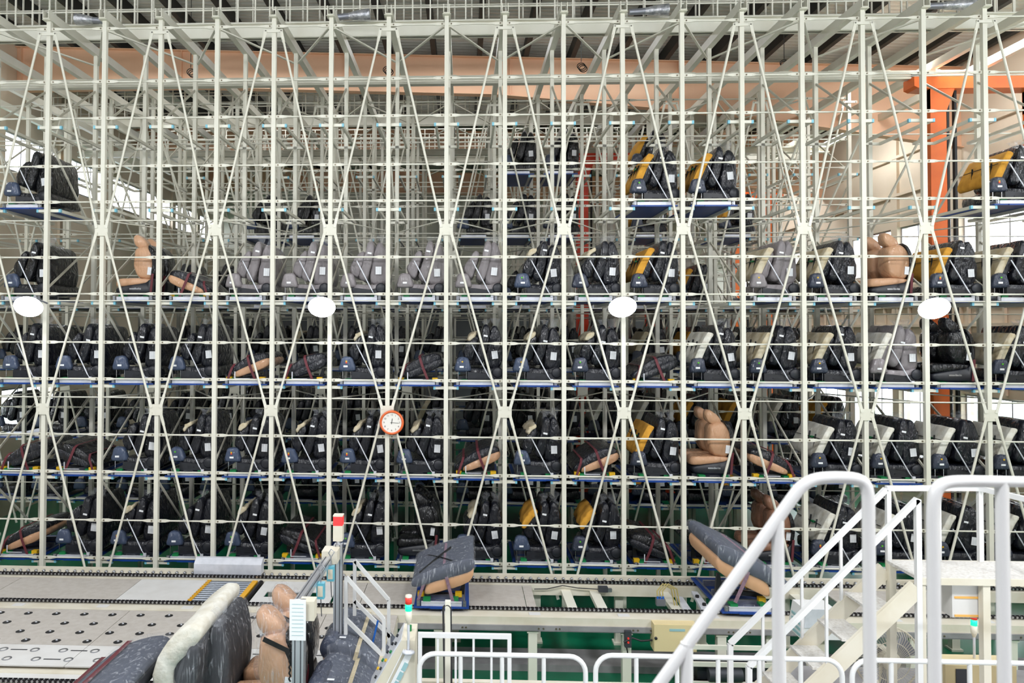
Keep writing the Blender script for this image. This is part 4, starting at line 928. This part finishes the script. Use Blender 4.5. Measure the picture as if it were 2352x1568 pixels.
MB().box(-.02, .1, -.056, -.05, 2.35, 2.5).build('vent_plate', 'block_tan' if 'block_tan' in MATS else 'belt_tan', t)
MB().cyl((.12, .2, 2.97), (.12, .2, 3.03), .02, 8).build('switch', 'block_green', t)
def tower(name, label, base, h, s=1.):
    t = thing(name, label, 'signal tower', base)
    MB().lathe([(0, 0), (.07 * s, 0), (.06 * s, .02), (.02 * s, .03)], 16).build('tower_foot', 'pallet_rail', t); MB().cyl((0, 0, .02), (0, 0, h), .014 * s, 8).build('tower_pole', 'pallet_rail', t)
    z = h
    MB().lathe([(.014 * s, z - .04), (.03 * s, z), (.036 * s, z + .02), (.036 * s, z + .1 * s), (0, z + .1 * s)], 16).build('tower_base', 'cream', t); z += .1 * s
    MB().lathe([(0, z), (.035 * s, z), (.035 * s, z + .07 * s), (0, z + .07 * s)], 16).build('green_lens', 'lamp_green', t); z += .072 * s
    MB().lathe([(0, z), (.035 * s, z), (.035 * s, z + .07 * s), (0, z + .07 * s)], 16).build('red_lens', 'lamp_red_off', t); z += .07 * s
    MB().lathe([(.036 * s, z), (.034 * s, z + .02), (0, z + .03)], 16).build('tower_cap', 'cream', t)
q = at(938, 1498, 7.74)
tower('signal_tower', 'red and green signal tower standing on the control desk', (q.x, 7.74, q.z), .33, 1.0)
q = at(2238, 1520, 9.3)
tower('signal_tower', 'red and green signal tower behind the thick rail, above the beige cabinet', (q.x, 9.3, q.z), .34, 1.0)
# ---------------------------------------------------------------- white guard rails on the middle platform
mp = ob('floor_2', None, kind='structure')
MB().box(-.7, 7.5, 5.4, 8.4, 1.88, 1.98).build('platform_slab', 'grey_steel', mp)
MB().box(4.0, 7.5, 8.4, 9.6, 1.88, 1.98).build('platform_slab', 'grey_steel', mp)
for x in (-.5, 3.5, 7.3):
    for y in (5.6, 8.2): MB().box(x - .08, x + .08, y - .08, y + .08, 0, 1.88).build('platform_column', 'grey_steel', mp)
PZ = 1.98
a, c = at(965, 1452, 7.6), at(1170, 1461, 7.6)
t = thing('guard_rail', 'square cornered white guard rail with thin bars behind the rounded rails', 'railing', (0, 7.6, 0)); zt = a.z
MB().box(a.x - .02, c.x + .02, -.02, .02, zt - .045, zt).build('top_rail', 'white_paint', t)
for x in (a.x, c.x): MB().box(x - .02, x + .02, -.02, .02, PZ, zt - .045).build('rail_post', 'white_paint', t)
for k in range(1, 5): x = a.x + (c.x - a.x) * k / 5; MB().box(x - .011, x + .011, -.011, .011, PZ + .1, zt - .045).build('rail_bar', 'white_paint', t)
MB().box(a.x, c.x, -.012, .012, PZ + .08, PZ + .11).build('bottom_rail', 'white_paint', t)
q = at(1028, 1455, 7.9)
t = thing('cable_post', 'slim cream post with a cable loop behind the white guard rail', 'post', (q.x, 8.05, 0)); MB().box(-.03, .03, -.03, .03, PZ, 3.28).build('post_tube', 'rack_paint', t); MB().tube([(-.03, -.02, 2.2), (-.05, -.02, 3.2)] + arc((-.01, 3.2), .04, pi, 0, 6, y=-.02) + [(.04, -.02, 2.3)], .012, 6).build('cable', 'cable', t)
def round_rail(xa, xb, y, zt, zb, r, label, nbar, name='guard_rail', rad=.15, barr=None, right=True, left=True):
    t = thing(name, label, 'railing', (0, y, 0)); pts = []
    if left: pts += [(xa, 0, zb), (xa, 0, zt - rad)] + [tuple(v) for v in arc((xa + rad, zt - rad), rad, pi, pi / 2, 6)][1:]
    else: pts += [(xa, 0, zt)]
    if right: pts += [tuple(v) for v in arc((xb - rad, zt - rad), rad, pi / 2, 0, 6)] + [(xb, 0, zb)]
    else: pts += [(xb, 0, zt)]
    MB().tube(pts, r, 12).build('rail_frame', 'white_paint', t)
    for k in range(1, nbar + 1):
        x = xa + (xb - xa) * k / (nbar + 1); MB().tube([(x, 0, zb), (x, 0, zt)], barr or r * .9, 10).build('rail_bar', 'white_paint', t)
    return t
a, c = at(963, 1500, 7.0), at(1345, 1504, 7.0); round_rail(a.x, c.x, 7.0, a.z + .0, PZ, .023, 'white tube guard rail with rounded corners, in front of the square cornered one', 3)
a, c = at(1368, 1504, 7.0), at(1934, 1512, 7.0); round_rail(a.x, c.x, 7.0, a.z, PZ, .023, 'white tube guard rail with rounded corners, crossing under the slanted handrail', 5)
a, c = at(1957, 1515, 7.0), at(2500, 1525, 7.0); round_rail(a.x, c.x, 7.0, a.z, PZ, .023, 'white tube guard rail with rounded corners, in front of the floor fan', 5)
# thick hand rails of the viewing platform
t = ob('floor_3', None, kind='structure'); MB().box(-4, 5, -2, 3.35, 4.3, 4.42).build('platform_slab', 'grey_steel', t)
for x in (-3.6, 4.6): MB().box(x - .1, x + .1, 2.9, 3.1, 0, 4.3).build('platform_column', 'grey_steel', t)
YH = 3.1; VZ = 4.42
a = at(1500, 1590, YH); q = at(1822, 1140, YH); tp = at(1920, 1096, YH); rr = at(1995, 1200, YH)
t = thing('hand_rail', 'thick white handrail rising slantwise to a rounded top above the stairs', 'railing', (0, YH, 0))
d = (q - a); d.y = 0; dn = d.normalized()
e = at(1880, 1100, YH)
def bez(P, n=12):
    P = [Vector(p) for p in P]; out = []
    for k in range(n + 1):
        f = k / n; L = P
        while len(L) > 1: L = [L[i].lerp(L[i + 1], f) for i in range(len(L) - 1)]
        out.append(L[0])
    return out
def fl(v): return Vector((v.x, 0, v.z))
st = fl(a) - dn * .15
pts = [st, fl(q) - dn * .02] + bez([fl(q), fl(at(1850, 1097, YH)), fl(at(1880, 1097, YH)), fl(tp)], 8)[1:] + bez([fl(tp), fl(at(1995, 1097, YH)), fl(at(1995, 1100, YH)), fl(rr)], 10)[1:] + [Vector((rr.x, 0, VZ))]
MB().tube(pts, .0245, 14).build('rail_tube', 'white_paint', t)
pz = at(1786, 1190, YH); MB().tube([(pz.x, 0, VZ), (pz.x, 0, pz.z)], .0245, 14).build('rail_post', 'white_paint', t)
pz = at(1577, 1475, YH); MB().tube([(pz.x, 0, VZ), (pz.x, 0, pz.z)], .0245, 14).build('rail_post', 'white_paint', t)
t = thing('hand_rail', 'thick white handrail with rounded corner running out of the picture, before the landing', 'railing', (0, YH, 0))
a = at(2143, 1200, YH); tp = at(2230, 1105, YH); xe = at(2700, 1105, YH).x
pts = [Vector((a.x, 0, VZ)), fl(a)] + bez([fl(a), fl(at(2143, 1108, YH)), fl(at(2150, 1104, YH)), fl(tp)], 10)[1:] + [Vector((xe, 0, tp.z)), Vector((xe, 0, VZ))]
MB().tube(pts, .0245, 14).build('rail_tube', 'white_paint', t)
x = at(2302, 1200, YH).x; MB().tube([(x, 0, VZ), (x, 0, tp.z)], .0245, 14).build('rail_post', 'white_paint', t)
# ---------------------------------------------------------------- crossing stairs with landing
t = thing('crossing_stairs', 'cream steel stairs with chequered treads and white rails up to a landing', 'stairs')
LZ = 3.77; yn, yf = 7.54, 8.1
topn, botn = at(2110, 1324, yn), at(1835, 1600, yn); topf = at(2040, 1290, yf)
sl_ = (topn.z - PZ) / 1.55
xt = topn.x - .02; xb_ = xt - 1.9; zb = LZ - 1.9 * ((at(2107, 1330, yn).z - at(1860, 1568, yn).z) / (at(2107, 1330, yn).x - at(1860, 1568, yn).x))
for y in (yn, yf): MB().bar((xb_, y, zb - .1), (xt, y, LZ - .1), .04, .17).build('stringer', 'cream', t)
slope = (LZ - zb) / (xt - xb_)
n = 6
for k in range(1, n + 1):
    x = xt - 1.9 * k / (n + .6); z = LZ - slope * 1.9 * k / (n + .6); MB().box(x - .14, x + .14, yn + .02, yf - .02, z - .08, z - .055).build('tread', 'tread', t)
lx = topn.x; lx2 = 6.6
MB().box(lx, lx2, yn, yf, LZ - .03, LZ).build('landing_plate', 'tread', t); MB().box(lx, lx2, yn - .02, yn, LZ - .065, LZ).build('landing_beam', 'cream', t); MB().box(lx, lx2, yf, yf + .02, LZ - .1, LZ).build('landing_beam', 'cream', t)
xm = at(2262, 1450, yn + .03).x
for x in (lx + .03, xm, 6.5):
    for y in ((yn + .03,) if x == xm else (yn + .03, yf - .03)): MB().box(x - .035, x + .035, y - .035, y + .035, PZ if y < 8.4 else 0, LZ - .03).build('landing_leg', 'cream', t)
for (p, q, y) in (((1720, 1530), (2107, 1146), yn), ((1677, 1478), (2035, 1123), yf)):
    a, c = at(*p, y), at(*q, y); g = MB().bar(a - Vector((0, 0, .9)), a, .05, .05).bar(a, c, .05, .05, up=(0, 0, 1))
    if y == yn: g.bar(c, Vector((c.x, y, PZ)), .05, .05)
    g.build('stair_rail', 'white_paint', t)
    for k in range(1, 4):
        v = a.lerp(c, k / 4 - .04); MB().bar(v, v - Vector((0, 0, .84)), .026, .026).build('rail_bar', 'white_paint', t)
a, c = at(2035, 1121, yf), at(2250, 1121, yf); MB().bar(a, c, .05, .05).bar(c, (c.x + .12, yn, c.z), .05, .05).build('landing_rail', 'white_paint', t)
for x in (a.x + .02, a.x + .55, c.x): MB().bar((x, yf, LZ), (x, yf, a.z), .045 if x != a.x + .55 else .026, .045 if x != a.x + .55 else .026).build('rail_post', 'white_paint', t)
MB().bar((c.x + .12, yn, LZ), (c.x + .12, yn, a.z), .045, .045).build('rail_post', 'white_paint', t)
q = at(2225, 1374, 7.62); t = thing('chute_box', 'white sheet metal box with two orange lines below the landing', 'box', q)
MB().box(-.16, .155, -.0, .2, -.19, LZ - .03 - q.z).build('box_body', 'deck_white', t)
for z in (-.18, .0): MB().box(-.14, .15, -.008, 0, z, z + .02).build('orange_line', 'orange_line', t)

q = at(2255, 1540, 9.1); t = thing('floor_cabinet', 'beige floor cabinet with small dark vent at the lower edge, behind thin rails', 'cabinet', (q.x, 9.1, PZ))
MB().box(-.42, .4, 0, .3, 0, q.z - PZ + .06).build('cabinet_body', 'cream_box', t); MB().box(-.3, -.17, -.01, 0, .05, .22).build('vent', 'groove', t)
q = at(1893, 1432, 10.9); t = thing('sloped_console', 'white sloped console box behind the stair stringer', 'console', (q.x, 10.95, q.z))
MB().prism([(-.3, -.25), (.32, -.25), (.32, -.1), (.2, .18), (-.25, .18), (-.3, -.1)], 0, .4).build('console_body', 'white_paint', t); MB().prism([(-.24, .185), (.19, .185), (.3, -.08), (-.26, -.08)], -.012, 0).build('console_lid', 'pallet_rail', t)
for k in range(4): MB().box(-.31, -.3, .02, .3, -.22 + .08 * k, -.18 + .08 * k).build('label_strip', 'plate_blue', t)
MB().box(-.1, .1, .1, .3, -q.z, -.25).build('console_stand', 'cream', t)
# floor fan
q = at(2036, 1510, 8.9)
t = thing('floor_fan', 'large round wire grille floor fan beneath the stair stringer', 'fan', (q.x, 8.9, 0)); z = q.z; rr = .37
g = MB()
for k in range(60):
    a = 2 * pi * k / 60; g.tube([(.1 * cos(a), -.1, z + .1 * sin(a)), (.3 * cos(a + .25), -.1, z + .3 * sin(a + .25)), (rr * cos(a + .35), -.03, z + rr * sin(a + .35))], .0028, 4, caps=False)
g.build('grille_wires', 'cream', t, kind='stuff')
MB().tube([(rr * cos(2 * pi * k / 32), -.02, z + rr * sin(2 * pi * k / 32)) for k in range(32)], .012, 6, closed=True).build('grille_ring', 'cream', t)
MB().tube([(.22 * cos(2 * pi * k / 32), -.1, z + .22 * sin(2 * pi * k / 32)) for k in range(32)], .005, 5, closed=True).build('grille_ring', 'cream', t)
MB().lathe([(0, -.12), (.1, -.12), (.11, -.1), (.1, .15), (0, .2)], 20, (0, 0, z), 'y').build('motor_hub', 'cream', t)
for k in range(3):
    a = 2 * pi * k / 3 + .4; vs = [(.09 * cos(a - .4), -.02, z + .09 * sin(a - .4)), (.33 * cos(a - .2), -.06, z + .33 * sin(a - .2)), (.34 * cos(a + .5), .02, z + .34 * sin(a + .5)), (.09 * cos(a + .5), .04, z + .09 * sin(a + .5))]
    vs += [(x, y + .008, w_) for x, y, w_ in vs]; MB().add(vs, [(0, 1, 2, 3), (7, 6, 5, 4), (0, 4, 5, 1), (1, 5, 6, 2), (2, 6, 7, 3), (3, 7, 4, 0)]).build('fan_blade', 'lamp_body', t)
MB().cyl((0, .1, PZ), (0, .1, z), .03, 10).build('fan_stand', 'cream', t); MB().lathe([(0, 0), (.22, 0), (.2, .03), (0, .04)], 20, (0, .1, PZ)).build('fan_foot', 'cream', t)
# ---------------------------------------------------------------- wall clock and lamps hung on the rack
q = at(900, 970, 15.78)
t = thing('wall_clock', 'round wall clock with orange rim hung on a front rack post', 'clock', q); rc = .26
MB().lathe([(rc - .05, -.03), (rc - .035, -.055), (rc - .01, -.05), (rc, -.02), (rc, .03), (0, .03)], 40, (0, 0, 0), 'y').build('clock_rim', 'clock_orange', t)
MB().lathe([(0, -.025), (rc - .045, -.025)], 40, (0, 0, 0), 'y').build('clock_face', 'clock_face', t)
for k in range(1, 13):
    a = pi / 2 - k * pi / 6; cu = bpy.data.curves.new('numeral', 'FONT'); cu.body = str(k); cu.size = .052; cu.align_x = 'CENTER'; cu.align_y = 'CENTER'; cu.extrude = .0006; cu.materials.append(MATS['ink'])
    to = bpy.data.objects.new('numeral_text', cu); nm_ = bpy.data.meshes.new_from_object(to); bpy.data.objects.remove(to); ob('numeral', nm_, t, (.165 * cos(a), -.028, .165 * sin(a)), (pi / 2, 0, 0))
def hand(ang, L, w, nm):
    d = Vector((sin(ang), 0, cos(ang))); MB().bar(-d * .03, d * L, w, .002, up=(0, 1, 0)).build(nm, 'ink', t, loc=(0, -.032, 0))
hand(radians(7), .09, .011, 'hour_hand'); hand(radians(93), .15, .008, 'minute_hand'); MB().cyl((0, -.036, 0), (0, -.03, 0), .01, 10).build('hand_cap', 'ink', t)
for n, (x, y, tw) in enumerate(((65, 705, -.35), (739, 706, -.12), (1430, 706, .05), (2146, 709, .3))):
    q = at(x, y, 15.35)
    t = thing('rack_lamp', 'bright round lamp fixed to a front rack post, %s from left' % ('first', 'second', 'third', 'fourth')[n], 'lamp', q)
    aim = Vector((-tw, -1.0, -.95)).normalized(); back = -aim; e = aim.to_track_quat('Z', 'Y').to_matrix().to_4x4()
    def put(mb, nm, m):
        o = mb.build(nm, m, t); o.matrix_local = e; return o
    put(MB().lathe([(0, 0), (.27, 0), (.282, -.01)], 28), 'lamp_lens', 'lamp_glow'); put(MB().lathe([(.276, -.012), (.27, -.03), (.2, -.09), (.1, -.12), (.09, -.22), (0, -.22)], 24), 'lamp_shade', 'lamp_body')
    g = MB()
    for k in range(10): a = 2 * pi * k / 10; g.bar((.09 * cos(a), .09 * sin(a), -.12), (.12 * cos(a), .12 * sin(a), -.22), .006, .05)
    put(g, 'cooling_fins', 'lamp_body')
    MB().tube([tuple(back * .16), (.1, .25, .16), (.12, .5, .1)], .02, 8).build('lamp_bracket', 'lamp_body', t)
# coiled cable bundles hung from the top beams
for n, (x, y, d) in enumerate(((438, 165, 20.4), (889, 160, 20.4), (1335, 152, 20.4), (1801, 145, 20.4))):
    q = at(x, y, d); t = thing('cable_coil', 'black cable coil hanging below the top beams, %s from left' % ('first', 'second', 'third', 'fourth')[n], 'cable', q)
    MB().tube([(.0, 0, zroof(q.x) - q.z - .02), (0, 0, .12)], .01, 5).build('drop_cable', 'cable', t)
    for s in range(3): MB().tube([(.11 * cos(2 * pi * k / 14) + .03 * s, .02 * s, .09 * sin(2 * pi * k / 14) - .03 * s) for k in range(14)], .012, 5, closed=True).build('cable_loop', 'cable', t)
